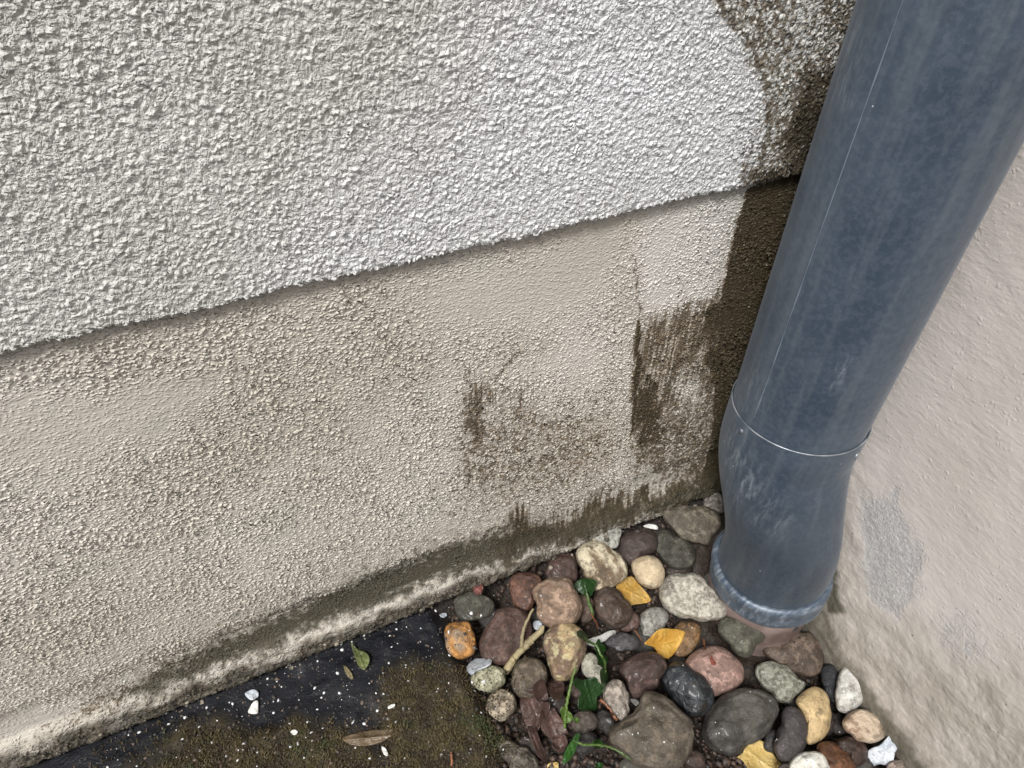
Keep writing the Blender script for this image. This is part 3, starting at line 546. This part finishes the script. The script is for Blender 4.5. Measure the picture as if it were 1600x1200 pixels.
 (OA, [(985,325),(1060,300),(1110,262),(1165,270),(1150,330),(1140,380),(1090,390),(1040,355)], 'crumbly pale grey mortar lump at the wall foot behind the striped stone', (.30,.30,.27), (.17,.17,.15), 'speckle', .010, .8, .1),
 (OA, [(1050,200),(1110,180),(1130,235),(1110,290),(1050,290),(1020,250)], 'small black brown stone at the wall foot above the mortar lump', (.03,.028,.026), (.05,.045,.04), 'mottle', -.006, .8, .4),
 (OB, [(420,50),(480,30),(520,80),(520,170),(470,160),(400,120)], 'small grey stone wedged between wall and zinc elbow', (.16,.145,.13), (.08,.07,.06), 'speckle', .000, .8, .3),
 (OA, [(245,620),(290,608),(300,650),(270,680),(240,660)], 'tiny brick red pebble on top of the olive grey slab', (.20,.06,.05), (.13,.05,.04), 'mottle', .010, .9, .4),
 (OB, [(350,470),(420,450),(450,530),(430,600),(370,560)], 'small dark stone between whitish speckled stone and pipe collar', (.045,.038,.034), (.07,.06,.052), 'mottle', -.010, .9, .4),
 (OD, [(1070,690),(1120,680),(1150,740),(1180,830),(1120,850),(1070,800)], 'dark stone sunk left of the beige egg shaped one', (.03,.024,.022), (.045,.038,.034), 'mottle', -.008, .9, .4),
 (OC, [(560,580),(640,540),(720,560),(740,640),(690,690),(600,680)], 'dark umber stone beside the withered leaf clump', (.055,.038,.030), (.035,.025,.022), 'mottle', -.006, .8, .6),
]
for i, (reg, P, lab, c1, c2, kind, lift, thick, wet) in enumerate(S):
    rug = 1.3 if kind in ('speckle', 'split') else (.5 if 'smooth' in lab or 'egg' in lab or 'oval' in lab else 1.0)
    stone(reg, P, lab, c1, c2, kind, lift, thick, wet, seed=i+1, rug=rug, box=.72 if ('block' in lab or 'flat' in lab or 'wedge' in lab) else .84)
# half hidden dark stones that fill the gaps of the heap
random.seed(21)
Q = [(1130,1095,'between the dusty pink and the big dark grey oval stones'),(1200,1010,'between the olive grey stone and the long brown lobed one'),(905,1075,'behind the square dark green vine leaf'),(905,950,'just below the upper dark green vine leaf'),
 (1005,1000,'above the wet reddish brown stone'),(850,1120,'under the withered leaf clump'),(915,1160,'left of the heavy brown grey stone'),(1085,1190,'at the bottom edge left of the pale yellow leaf'),(1240,1085,'between the greenish crusted and the yellow cream stones'),
 (1290,1130,'between the yellow cream and the beige egg shaped stones'),(835,975,'behind the twig between the maroon and sandy yellow stones'),(765,965,'between the olive grey slab and the large maroon stone'),(792,1015,'above the greenish cream stone'),(1060,890,'left of the whitish speckled stone'),
 (1130,1010,'between the dusty pink and the olive grey stones'),(950,1130,'beside the orange brown splinter'),(1100,975,'below the whitish speckled stone'),(1345,1190,'at the bottom edge right of the rusty stone'),(1255,1005,'at the foot of the drain pipe beside the green sprout'),(825,1165,'below the withered leaf clump at the bottom'),(1060,1040,'between the orange yellow leaf and the dusty pink stone'),(975,865,'between the striped and the purplish brown stones')]
for i, (u, v, where) in enumerate(Q):
    r0 = random.uniform(17, 27); e = random.uniform(.65, .9); ph = random.uniform(0, 3.1)
    P = []
    for k in range(9):
        a = 2*math.pi*k/9; x = r0*math.cos(a)*random.uniform(.88, 1.1); y = r0*e*math.sin(a)*random.uniform(.88, 1.1); P.append((u+x*math.cos(ph)-y*math.sin(ph), v+x*math.sin(ph)+y*math.cos(ph)))
    b = random.choice([(.045, .032, .026), (.035, .032, .03), (.07, .045, .035), (.055, .05, .042)])
    V, F, p = stone_mesh(P, -.010, .9, 100+i, 1.0, .84, ico_=ICO4)
    o = link('pebble', mesh_np('pebble', V-p, F), stone_mat(b, tuple(c*.65 for c in b), 'mottle', .5, 60+i)); o.location = p
    tag(o, 'small dark half hidden stone '+where, 'stone', 'dark stones filling the gaps of the heap'); SURF.append((V, F))

# ---------------------------------------------------------------- things lying on the heap
def build_bvh():
    vs_, fs_, off = [], [], 0
    for V, F in SURF: vs_.append(V); fs_.append(F+off); off += len(V)
    G = bpy.data.objects['ground'].data; gv = np.zeros(len(G.vertices)*3); G.vertices.foreach_get('co', gv); gv = gv.reshape(-1, 3)
    gf = np.zeros(len(G.loops), dtype=np.int32); G.loops.foreach_get('vertex_index', gf); gf = gf.reshape(-1, 4)
    W = bpy.data.objects['plinth'].data; wv = np.zeros(len(W.vertices)*3); W.vertices.foreach_get('co', wv); wv = wv.reshape(-1, 3)
    wf = np.zeros(len(W.loops), dtype=np.int32); W.loops.foreach_get('vertex_index', wf); wf = wf.reshape(-1, 4)
    keep = wv[wf[:, 0], 2] < .03; wf = wf[keep]
    F = []
    for f in fs_: F += f.tolist()
    F += (gf+off).tolist(); off += len(gv); F += (wf+off).tolist()
    return BVHTree.FromPolygons(np.concatenate(vs_+[gv, wv]).tolist(), F)
BV = build_bvh()
def depth_at(u, v):
    d = ray(u, v); L = np.linalg.norm(d); h = BV.ray_cast(Vector(CAM), Vector(d/L)); return (h[3]/L if h[0] is not None else .6)
def at_depth(u, v, D): return CAM + ray(u, v)*D
def leaf_mesh(P, lift=.002, curl=.0035, rings=10, seed=1, fold=0.0, axis=None, conform=.5, th=.0004):
    """a thin piece with the traced outline, laid over whatever is under it"""
    P = np.array(P, float); c = P.mean(0); n = len(P)
    Q = []
    for i in range(n):                                    # a few points per side
        p0, a, b, p3 = P[i-1], P[i], P[(i+1) % n], P[(i+2) % n]
        for t in (0, .25, .5, .75): Q.append(.5*(2*a+(b-p0)*t+(2*p0-5*a+4*b-p3)*t*t+(3*a-p0-3*b+p3)*t**3) + (np.array([mn.noise(Vector((i, t*3, seed))), mn.noise(Vector((t*3, i, seed+4)))])*.04*np.hypot(*(b-a)) if t else 0))
    Q = np.array(Q); m = len(Q)
    pts = [c] + [c+(Q[j]-c)*(k/rings) for k in range(1, rings+1) for j in range(m)]; pts = np.array(pts)
    D = np.array([depth_at(*p) for p in pts]); A = np.c_[pts-c, np.ones(len(pts))]
    sol = np.linalg.lstsq(A, D, rcond=None)[0]; pl = A@sol; res = D-pl
    pl = pl + np.percentile(res, 12)
    D2 = np.minimum(pl, pl*(1-conform)+np.minimum(D, pl+.02)*conform) - lift
    rr = np.hypot(*(pts-c).T)/max(np.hypot(*(Q-c).T)); R0 = max(np.hypot(*(Q-c).T))
    D2 -= .0009*np.array([mn.noise(Vector((p[0]*.09, p[1]*.09, seed+3))) for p in pts])
    D2 -= curl*rr**2*np.array([.5+1.6*mn.noise(Vector((p[0]/R0*1.7, p[1]/R0*1.7, seed))) for p in pts])
    if axis is not None:
        ax = np.array(axis, float); ax /= np.hypot(*ax); off = np.abs((pts-c)@np.array([-ax[1], ax[0]]))/R0; D2 -= fold*off
        al = (pts-c)@ax/R0; D2 += -.0012*np.exp(-(off/.05)**2) - .00035*np.abs(np.cos((al-off*.8)*9))**6*(off > .03)
    V = np.array([at_depth(p[0], p[1], d) for p, d in zip(pts, D2)]); F = []
    for j in range(m): F.append((0, 1+j, 1+(j+1) % m))
    Fq = []
    for k in range(rings-1):
        for j in range(m):
            a = 1+k*m+j; b = 1+k*m+(j+1) % m; Fq.append((a, a+m, b+m)); Fq.append((a, b+m, b))
    F = np.array(F+Fq); vd = VF*th; N = len(V)
    V2 = np.concatenate([V, V+vd]); F2 = np.concatenate([F, F[:, ::-1]+N])
    rim = [1+(rings-1)*m+j for j in range(m)]; R_ = []
    for j in range(m): a, b = rim[j], rim[(j+1) % m]; R_ += [(a, a+N, b+N), (a, b+N, b)]
    return V2, np.concatenate([F2, np.array(R_)]), V[0]
def leaf_mat(c1, c2, rough=.45, coat=.2, vein=None, trans=.0):
    M = NT('leaf_surface'); a = M.noise(60, 4, .6); b = M.noise(300, 3, .6)
    c = M.mix(M.ramp(a, .35, .65), c1, c2); c = M.mix(M.math('MULTIPLY', M.ramp(b, .5, .75), .35), c, tuple(x*.5 for x in c1))
    sp = M.ramp(M.noise(110, 4, .7), .58, .68); c = M.mix(M.math('MULTIPLY', sp, .55), c, tuple(x*.35+.01 for x in c1))
    M.bump(M.math('ADD', M.math('MULTIPLY', a, 1.5), b), .0014, 1.0)
    return M.fin(c, rough, coat=coat)
def lay(name, reg, P, label, cat, mat, **k):
    grp = k.pop('group', None); par = k.pop('parent', None)
    V, F, p = leaf_mesh(topx(reg, P), **k)
    if par is not None: o = link(name, mesh_np(name, V-np.array(par.location), F), mat, par); return o
    o = link(name, mesh_np(name, V-p, F), mat); o.location = p; tag(o, label, cat, grp); return o
YEL = leaf_mat((.44, .26, .055), (.56, .38, .13)); YEL2 = leaf_mat((.46, .24, .035), (.54, .34, .075)); YEL3 = leaf_mat((.42, .30, .10), (.52, .40, .17))
G_ = 'yellow birch leaves fallen on the stones'
lay('fallen_leaf', OA, [(1130,620),(1170,585),(1225,562),(1265,600),(1310,650),(1350,710),(1310,730),(1250,738),(1210,745),(1180,700),(1150,660)], 'yellow leaf with a torn brown edge lying below the cream egg shaped stone', 'leaf', YEL, axis=(1, .5), fold=.003, seed=2, group=G_)
lay('fallen_leaf', OA, [(1308,985),(1345,945),(1390,900),(1450,888),(1555,905),(1550,950),(1520,1010),(1480,1060),(1450,1078),(1400,1055),(1365,1005)], 'bright orange yellow pointed leaf draped over the amber brown stone', 'leaf', YEL2, axis=(1, -.25), fold=.004, seed=5, group=G_, curl=.004)
lay('fallen_leaf', OD, [(410,990),(450,960),(470,905),(540,875),(590,885),(640,940),(680,1000),(720,1045),(700,1100),(620,1130),(520,1120),(470,1050),(440,1010)], 'pale yellow leaf cut by the bottom edge of the photo', 'leaf', YEL3, axis=(.8, .6), fold=.003, seed=8, group=G_)
lay('fallen_leaf', OC, [(600,1050),(630,1030),(675,1030),(672,1090),(620,1100)], 'small yellow leaf scrap at the bottom edge below the withered leaf clump', 'leaf', YEL3, seed=9, group=G_, rings=3)
PG = leaf_mat((.06, .075, .025), (.12, .14, .05), .4)
lay('fallen_leaf', OE, [(755,415),(790,455),(840,475),(868,510),(862,555),(832,588),(800,560),(785,520),(765,470)], 'pale green pointed leaf on the black ground below the plinth', 'leaf', PG, axis=(.4, 1), fold=.004, seed=11)
BR = leaf_mat((.060, .040, .018), (.115, .080, .042), .6)
lay('fallen_leaf', OE, [(700,1015),(760,990),(840,970),(940,960),(1050,965),(1000,1005),(940,1040),(860,1060),(780,1060),(730,1045)], 'long narrow brown leaf lying on the moss', 'leaf', BR, axis=(1, -.1), fold=-.003, seed=13, curl=.003)
lay('fallen_leaf', OE, [(705,560),(740,580),(770,640),(745,640),(722,610)], 'tiny olive leaf scrap on the black ground beside the pale green leaf', 'leaf', leaf_mat((.12, .10, .05), (.2, .17, .09)), seed=14, rings=3)
# paint flakes
WH = leaf_mat((.58, .59, .56), (.66, .66, .62), .5, .1); GW = leaf_mat((.36, .40, .45), (.48, .51, .54), .5, .1)
G_ = 'flakes of paint among the stones'
fl = dict(cat='paint flake', conform=.0, curl=.0015, rings=3, th=.0009, group=G_)
lay('paint_flake', OC, [(860,200),(880,175),(960,150),(1020,120),(1070,112),(1075,135),(1030,170),(980,195),(930,222),(890,215)], 'long white paint strip between the yellow and slate stones', mat=WH, seed=21, lift=.004, **fl)
lay('paint_flake', OC, [(40,380),(60,340),(100,310),(160,305),(185,288),(195,310),(215,320),(205,350),(160,375),(110,395),(70,420)], 'ragged silvery paint flake on the greenish cream stone', mat=GW, seed=22, lift=.004, **fl)
lay('paint_flake', OD, [(1310,990),(1330,940),(1400,910),(1450,860),(1490,822),(1500,850),(1550,870),(1530,920),(1505,960),(1480,1050),(1400,1040),(1330,1060)], 'jagged light grey paint flake beside the right wall at the bottom', mat=GW, seed=23, lift=.006, **fl)
lay('paint_flake', OE, [(90,740),(110,720),(150,710),(175,735),(165,765),(125,775)], 'rounded white paint flake on the black ground, the upper of two', mat=GW, seed=24, **fl)
lay('paint_flake', OE, [(110,850),(140,790),(170,782),(172,820),(170,858),(140,862)], 'cream wedge of paint on the black ground, the lower of two', mat=WH, seed=25, **fl)
lay('paint_flake', OA, [(1300,250),(1340,235),(1385,245),(1390,268),(1350,265)], 'small white paint sliver between wall foot and grey green stone', mat=WH, seed=26, lift=.004, **fl)
lay('paint_flake', OA, [(610,855),(640,838),(668,860),(650,895),(618,890)], 'small bluish white paint flake behind the forked twig', mat=GW, seed=27, lift=.003, **fl)
lay('paint_flake', OE, [(945,1065),(970,1080),(985,1120),(965,1122),(950,1095)], 'narrow white paint flake on the moss below the long brown leaf', mat=WH, seed=28, lift=.004, **fl)
lay('paint_flake', OC, [(1180,590),(1215,590),(1238,615),(1215,635),(1190,620)], 'tiny white paint flake on the heavy brown grey stone', mat=WH, seed=29, lift=.002, **fl)
lay('paint_flake', OE, [(375,975),(400,962),(420,975),(400,995)], 'tiny cream paint flake beside the moss on the black ground', mat=WH, seed=30, **fl)
lay('paint_flake', OE, [(985,815),(1020,800),(1028,812),(990,832)], 'tiny elongated white paint flake on the upper moss edge', mat=WH, seed=31, lift=.003, **fl)
lay('paint_flake', OE, [(1310,240),(1340,230),(1355,245),(1335,260),(1315,255)], 'tiny white paint flake left of the olive grey slab', mat=GW, seed=32, lift=.002, **fl)
# withered clump
WD_ = leaf_mat((.050, .028, .023), (.095, .055, .045), .5); clump = bpy.data.objects.new('withered_leaf_clump', None); sc.collection.objects.link(clump)
clump.location = at_depth(838, 1105, depth_at(838, 1105)-.004); tag(clump, 'wet crumpled clump of withered purplish brown leaves among the stones', 'dead leaves')
bpy.context.view_layer.update()
for i, P in enumerate([[(410,620),(430,560),(500,520),(560,600),(620,620),(600,700),(560,760),(520,830),(480,820),(430,720)], [(540,700),(620,640),(680,700),(730,780),(740,860),(680,900),(620,860),(560,800)],
        [(460,780),(520,800),(560,900),(600,970),(590,1020),(540,990),(500,900)], [(500,500),(560,450),(600,520),(600,590),(530,600)], [(600,470),(690,450),(720,520),(680,600),(620,560)], [(640,850),(720,840),(740,900),(700,960),(640,930)]]):
    lay('withered_leaf', OC, P, None, None, WD_, parent=clump, seed=40+i, curl=.008, lift=.003+.001*i, axis=(.4, 1), fold=.004, conform=.3)
# twigs, stems
def tube_px(pts, rad, lift=.003, sub=10, seg=10, loose=.5, wob=.6):
    pts = np.array(pts, float); t = np.linspace(0, len(pts)-1, (len(pts)-1)*sub+1)
    # smooth interpolation
    def cr(t):
        i = min(int(t), len(pts)-2); f = t-i; p0 = pts[max(i-1, 0)]; p1 = pts[i]; p2 = pts[i+1]; p3 = pts[min(i+2, len(pts)-1)]
        return .5*((2*p1)+(-p0+p2)*f+(2*p0-5*p1+4*p2-p3)*f*f+(-p0+3*p1-3*p2+p3)*f**3)
    C2 = np.array([cr(x) for x in t]); D = np.array([depth_at(*p) for p in C2])
    k = 15; Dp = np.pad(D, k, mode='edge'); mnD = np.array([Dp[i:i+2*k+1].min() for i in range(len(D))]); D2 = np.convolve(np.pad(mnD*(1-loose)+D*loose, k, mode='edge'), np.ones(2*k+1)/(2*k+1), 'valid')
    D2 = np.minimum(D2, D)-lift
    R = np.interp(np.linspace(0, 1, len(t)), np.linspace(0, 1, len(rad)), rad)
    P3 = [at_depth(p[0], p[1], d) for p, d in zip(C2, D2)]
    P3 = [p+np.array([mn.noise(Vector((i*.4, 1, 3))), mn.noise(Vector((i*.4, 5, 3))), mn.noise(Vector((i*.4, 9, 3)))])*R[i]*wob for i, p in enumerate(P3)]
    V = []; F = []
    for i, p in enumerate(P3):
        a = P3[max(i-1, 0)]; b = P3[min(i+1, len(P3)-1)]; d = b-a; d = d/np.linalg.norm(d); s = np.cross(d, VF); s /= np.linalg.norm(s); q = np.cross(s, d)
        for j in range(seg): g = 2*math.pi*j/seg; V.append(p+R[i]*(math.cos(g)*s+math.sin(g)*q))
    for i in range(len(P3)-1):
        for j in range(seg): F.append((i*seg+j, i*seg+(j+1) % seg, (i+1)*seg+(j+1) % seg, (i+1)*seg+j))
    return np.array(V), np.array(F)
def stick(name, reg, pts, rad, mat, label, cat, parent=None, group=None, **k):
    V, F = tube_px(topx(reg, pts), rad, **k)
    if parent is not None: return link(name, mesh_np(name, V-np.array(parent.location), F), mat, parent)
    p = V[0].copy(); o = link(name, mesh_np(name, V-p, F), mat); o.location = p; tag(o, label, cat, group); return o
TW = leaf_mat((.20, .165, .09), (.30, .25, .14), .6, 0); GRN = leaf_mat((.04, .075, .014), (.07, .12, .025), .45)
tw = bpy.data.objects.new('forked_twig', None); sc.collection.objects.link(tw); tw.location = at_depth(*topx(OA, [(540, 1010)])[0], .7); tag(tw, 'forked yellowish dead twig lying across the maroon brown stone', 'twig')
bpy.context.view_layer.update()
stick('main_stem', OA, [(445,1150),(490,1080),(545,1015),(600,960),(680,885)], [.0034, .0027, .0030, .0022], TW, 0, 0, tw, lift=.005, loose=.1)
stick('side_branch', OA, [(540,1010),(545,930),(565,860),(610,765)], [.0018, .0012, .0010], TW, 0, 0, tw, lift=.006, loose=.1)
RD = leaf_mat((.13, .045, .02), (.20, .08, .035), .5)
G_ = 'short rusty needles and splinters among the stones'
stick('needle', OC, [(970,590),(1030,650),(1080,730)], [.0014, .0010, .0014], RD, 'orange brown splinter pointing at the heavy brown grey stone', 'splinter', lift=.003, group=G_)
stick('needle', OC, [(1210,110),(1235,150),(1258,185)], [.0007, .0005], RD, 'thin rusty needle left of the bright orange yellow leaf', 'splinter', lift=.003, group=G_)
stick('needle', OE, [(1378,1105),(1384,1150),(1382,1190)], [.0010, .0009], RD, 'upright tan splinter on the moss near the bottom edge', 'splinter', lift=.002, group=G_)
stick('needle', OD, [(175,175),(180,215),(190,240)], [.0010, .0006], RD, 'short rusty needle above the dusty pink oval stone', 'splinter', lift=.003, group=G_)
stick('needle', OA, [(975,800),(1000,840),(1020,880)], [.0010, .0006], RD, 'short rusty needle under the upper dark green leaf', 'splinter', lift=.003, group=G_)
stick('needle', OD, [(1030,300),(1090,320),(1150,350)], [.0010, .0014, .0008], TW, 'short pale twig resting on top of the black flat faced stone', 'splinter', lift=.003, group=G_)
lay('leaf_scrap', OD, [(222,285),(245,310),(262,335),(255,355),(230,345),(218,320)], 'small dark red leaf scrap stuck on the dusty pink stone', 'leaf', leaf_mat((.13, .03, .02), (.18, .05, .03)), seed=51, rings=3, lift=.001, conform=1.0)
# green vine
vine = bpy.data.objects.new('green_vine', None); sc.collection.objects.link(vine); vine.location = at_depth(905, 1090, .68); tag(vine, 'small green vine with shiny lobed leaves growing between the stones', 'plant')
bpy.context.view_layer.update()
DG = leaf_mat((.009, .030, .006), (.015, .046, .010), .45, .1); MG = leaf_mat((.016, .060, .010), (.028, .088, .014), .4, .2); LG = leaf_mat((.055, .10, .016), (.085, .14, .026), .45, .1)
stick('stem', OC, [(800,370),(775,440),(755,530),(735,620),(725,720),(720,800)], [.0007, .0010, .0012, .0014, .0010], LG, 0, 0, vine, lift=.008, loose=.1)
stick('stem', OC, [(845,150),(890,190),(940,215),(965,270),(1000,330),(1000,420)], [.0010, .0010], GRN, 0, 0, vine, lift=.007, loose=.1)
stick('stem', OA, [(945,660),(965,740),(990,800)], [.0010, .0016, .0012], GRN, 0, 0, vine, lift=.006, loose=.1)
stick('stem', OC, [(790,880),(860,905),(940,905),(1040,925),(1120,965),(1180,1010)], [.0010, .0007], GRN, 0, 0, vine, lift=.007, loose=.1)
for i, (reg, P, m) in enumerate([
    (OC, [(775,480),(800,445),(840,455),(880,450),(930,440),(970,470),(1010,510),(975,555),(945,580),(945,665),(880,672),(820,660),(815,600),(830,540)], DG),
    (OA, [(860,620),(890,590),(940,575),(1010,590),(1000,630),(980,680),(950,690),(910,670),(875,650)], DG),
    (OC, [(940,195),(960,170),(975,200),(1005,215),(1010,250),(985,275),(1015,300),(1020,335),(990,360),(950,345),(930,310),(945,270),(930,235)], MG),
    (OC, [(965,400),(990,370),(1015,390),(1025,440),(1010,490),(985,500),(970,455)], MG),
    (OC, [(805,125),(830,108),(860,125),(885,150),(870,180),(840,170),(812,150)], MG),
    (OC, [(800,830),(825,835),(810,900),(790,960),(755,1010),(712,1040),(710,990),(740,920),(775,870)], MG),
    (OC, [(690,665),(720,640),(745,670),(775,700),(775,735),(745,755),(715,745),(700,710)], LG),
    (OC, [(915,885),(950,868),(985,885),(990,915),(955,930),(925,915)], MG),
    (OC, [(780,730),(805,715),(825,740),(808,760)], LG), (OC, [(935,1040),(965,1028),(990,1045),(975,1080),(940,1080)], MG)]):
    lay('vine_leaf', reg, P, None, None, m, parent=vine, seed=60+i, curl=.004, lift=.008, axis=(.3, 1), fold=.004, conform=.2)
lay('sprout', OB, [(825,905),(850,890),(865,900),(885,915),(875,940),(850,950),(832,935)], 'tiny bright green sprout at the foot of the drain pipe', 'plant', leaf_mat((.08, .24, .02), (.12, .32, .03)), seed=80, lift=.006, rings=3)

# ---------------------------------------------------------------- moss, crumbs and flecks (uncountable)
BV = build_bvh()
def drop(x, y):
    h = BV.ray_cast(Vector((x, y, .25)), Vector((0, 0, -1))); return h[0], h[1]
def inside(P, u, v): return poly_sd(np.array([u]), np.array([v]), P)[0]
rng = np.random.RandomState(5)
V = []; F = []
for (P, n) in ((MOSS1, 46000), (MOSS2, 26000)):
    P_ = np.array(P); lo = P_.min(0)-8; hi = P_.max(0)+8
    uu = rng.uniform(lo[0], hi[0], n); vv = rng.uniform(lo[1], hi[1], n); sd = poly_sd(uu, vv, P) + 46*(vnoise(uu, vv, .035, 3)-.5) + 26*(vnoise(uu, vv, .11, 8)-.5)
    for u, v, s in zip(uu, vv, sd):
        if rng.rand() > .10 + .9*min(max((s+10)/28, 0), 1): continue
        g = hit_z(u, v, -.010); h, nr = drop(g[0], g[1])
        if h is None or h.z > .006: continue
        hgt = rng.uniform(.0008, .0034); a = rng.uniform(0, 6.28); w_ = rng.uniform(.0003, .0007); ln = rng.uniform(.3, 1.3)*hgt
        b = np.array(h) - [0, 0, .0006]; side = np.array([math.cos(a), math.sin(a), 0])*w_; lean = np.array([-math.sin(a), math.cos(a), 0])*ln
        k = len(V); m = b+lean*.35+[0, 0, hgt*.7]; t = b+lean+[0, 0, hgt]
        V += [b-side, b+side, m+side*.8, m-side*.8, t]; F += [(k, k+1, k+2), (k, k+2, k+3), (k+3, k+2, k+4)]
M = NT('moss_fibres'); n_ = M.noise(75, 4, .6); c = M.mix(M.ramp(n_, .38, .62), (.026, .019, .010), (.060, .045, .016)); c = M.mix(M.ramp(M.noise(40, 3, .5, M.vec(loc=(4, 2, 1))), .54, .68), c, (.034, .042, .012)); c = M.mix(M.ramp(M.noise(700, 2), .55, .75), c, (.12, .09, .04))
tag(link('moss', mesh_np('moss', V, F), M.fin(c, .8), smooth=False), kind='stuff')
def scatter(name, n, region, smin, smax, mat, flat, seedn, gaps=False):
    r = np.random.RandomState(seedn); V = []; F = []
    base, bf = ico(1)
    P_ = np.array(region); lo = P_.min(0); hi = P_.max(0); uu = r.uniform(lo[0], hi[0], n); vv = r.uniform(lo[1], hi[1], n); sd = poly_sd(uu, vv, region)
    for u, v, s in zip(uu, vv, sd):
        if s < 0: continue
        d = ray(u, v); L = np.linalg.norm(d); h = BV.ray_cast(Vector(CAM), Vector(d/L))
        if h[0] is None or h[1].z < .15 and h[1].y > .35: pass
        if h[0] is None or h[0].z > .004 and h[0].y > -.012: continue
        if gaps and h[0].z > bed(h[0].x, h[0].y) - .010: continue
        sz = smin + (smax-smin)*r.rand()**3; sc_ = np.array([sz*r.uniform(.6, 1.4), sz*r.uniform(.6, 1.4), sz*flat]); a = r.uniform(0, 6.28)
        q = base*(1+.35*(r.rand(len(base), 1)-.5))*sc_; q = np.c_[q[:, 0]*math.cos(a)-q[:, 1]*math.sin(a), q[:, 0]*math.sin(a)+q[:, 1]*math.cos(a), q[:, 2]]
        nr = h[1] if h[1].dot(Vector(d)) < 0 else -h[1]; R = Vector((0, 0, 1)).rotation_difference(nr).to_matrix(); q = q@np.array(R).T + np.array(h[0]) + np.array(nr)*sz*flat*.4
        F += (bf+len(V)).tolist(); V += q.tolist()
    tag(link(name, mesh_np(name, V, F), mat, smooth=False), kind='stuff')
HEAP = [(690, 930), (860, 850), (1050, 780), (1125, 900), (1200, 980), (1290, 1000), (1450, 1230), (1560, 1340), (1300, 1400), (1060, 1360), (880, 1380), (760, 1230), (730, 1040)]
FLAT = [(60, 1230), (240, 1105), (500, 1010), (700, 930), (760, 960), (760, 1060), (820, 1230)]
M = NT('crumbled_soil'); cr = M.mix(M.ramp(M.noise(260, 3), .4, .68), (.010, .008, .007), (.085, .052, .036)); scatter('soil_crumbs', 24000, HEAP, .0004, .0040, M.fin(cr, .6), .7, 3, gaps=True)
M = NT('ground_grit'); cr = M.mix(M.ramp(M.noise(200, 3), .45, .6), (.03, .030, .030), (.12, .085, .06)); scatter('ground_grit', 2600, FLAT, .0003, .0016, M.fin(cr, .7), .7, 4)
M = NT('white_flecks'); scatter('white_flecks', 850, FLAT, .0002, .0015, M.fin((.62, .63, .64), .4), .35, 6)
M = NT('glint_grit_heap'); scatter('glints_and_grit', 380, HEAP, .0002, .0008, M.fin((.55, .56, .57), .3), .5, 9)  # white specks painted in for droplet highlights, along with pale grit
LIPZ = [(0, 1205), (0, 1180), (220, 1100), (480, 1005), (700, 915), (860, 850), (1100, 760), (1110, 785), (870, 885), (700, 950), (480, 1035), (240, 1130)]
scatter('mortar_crumbs', 2600, LIPZ, .0005, .0030, (lambda M: M.fin(M.mix(M.ramp(M.noise(120, 3), .42, .6), (.05, .045, .035), (.26, .23, .18)), .9))(NT('mortar_grains')), .7, 12)
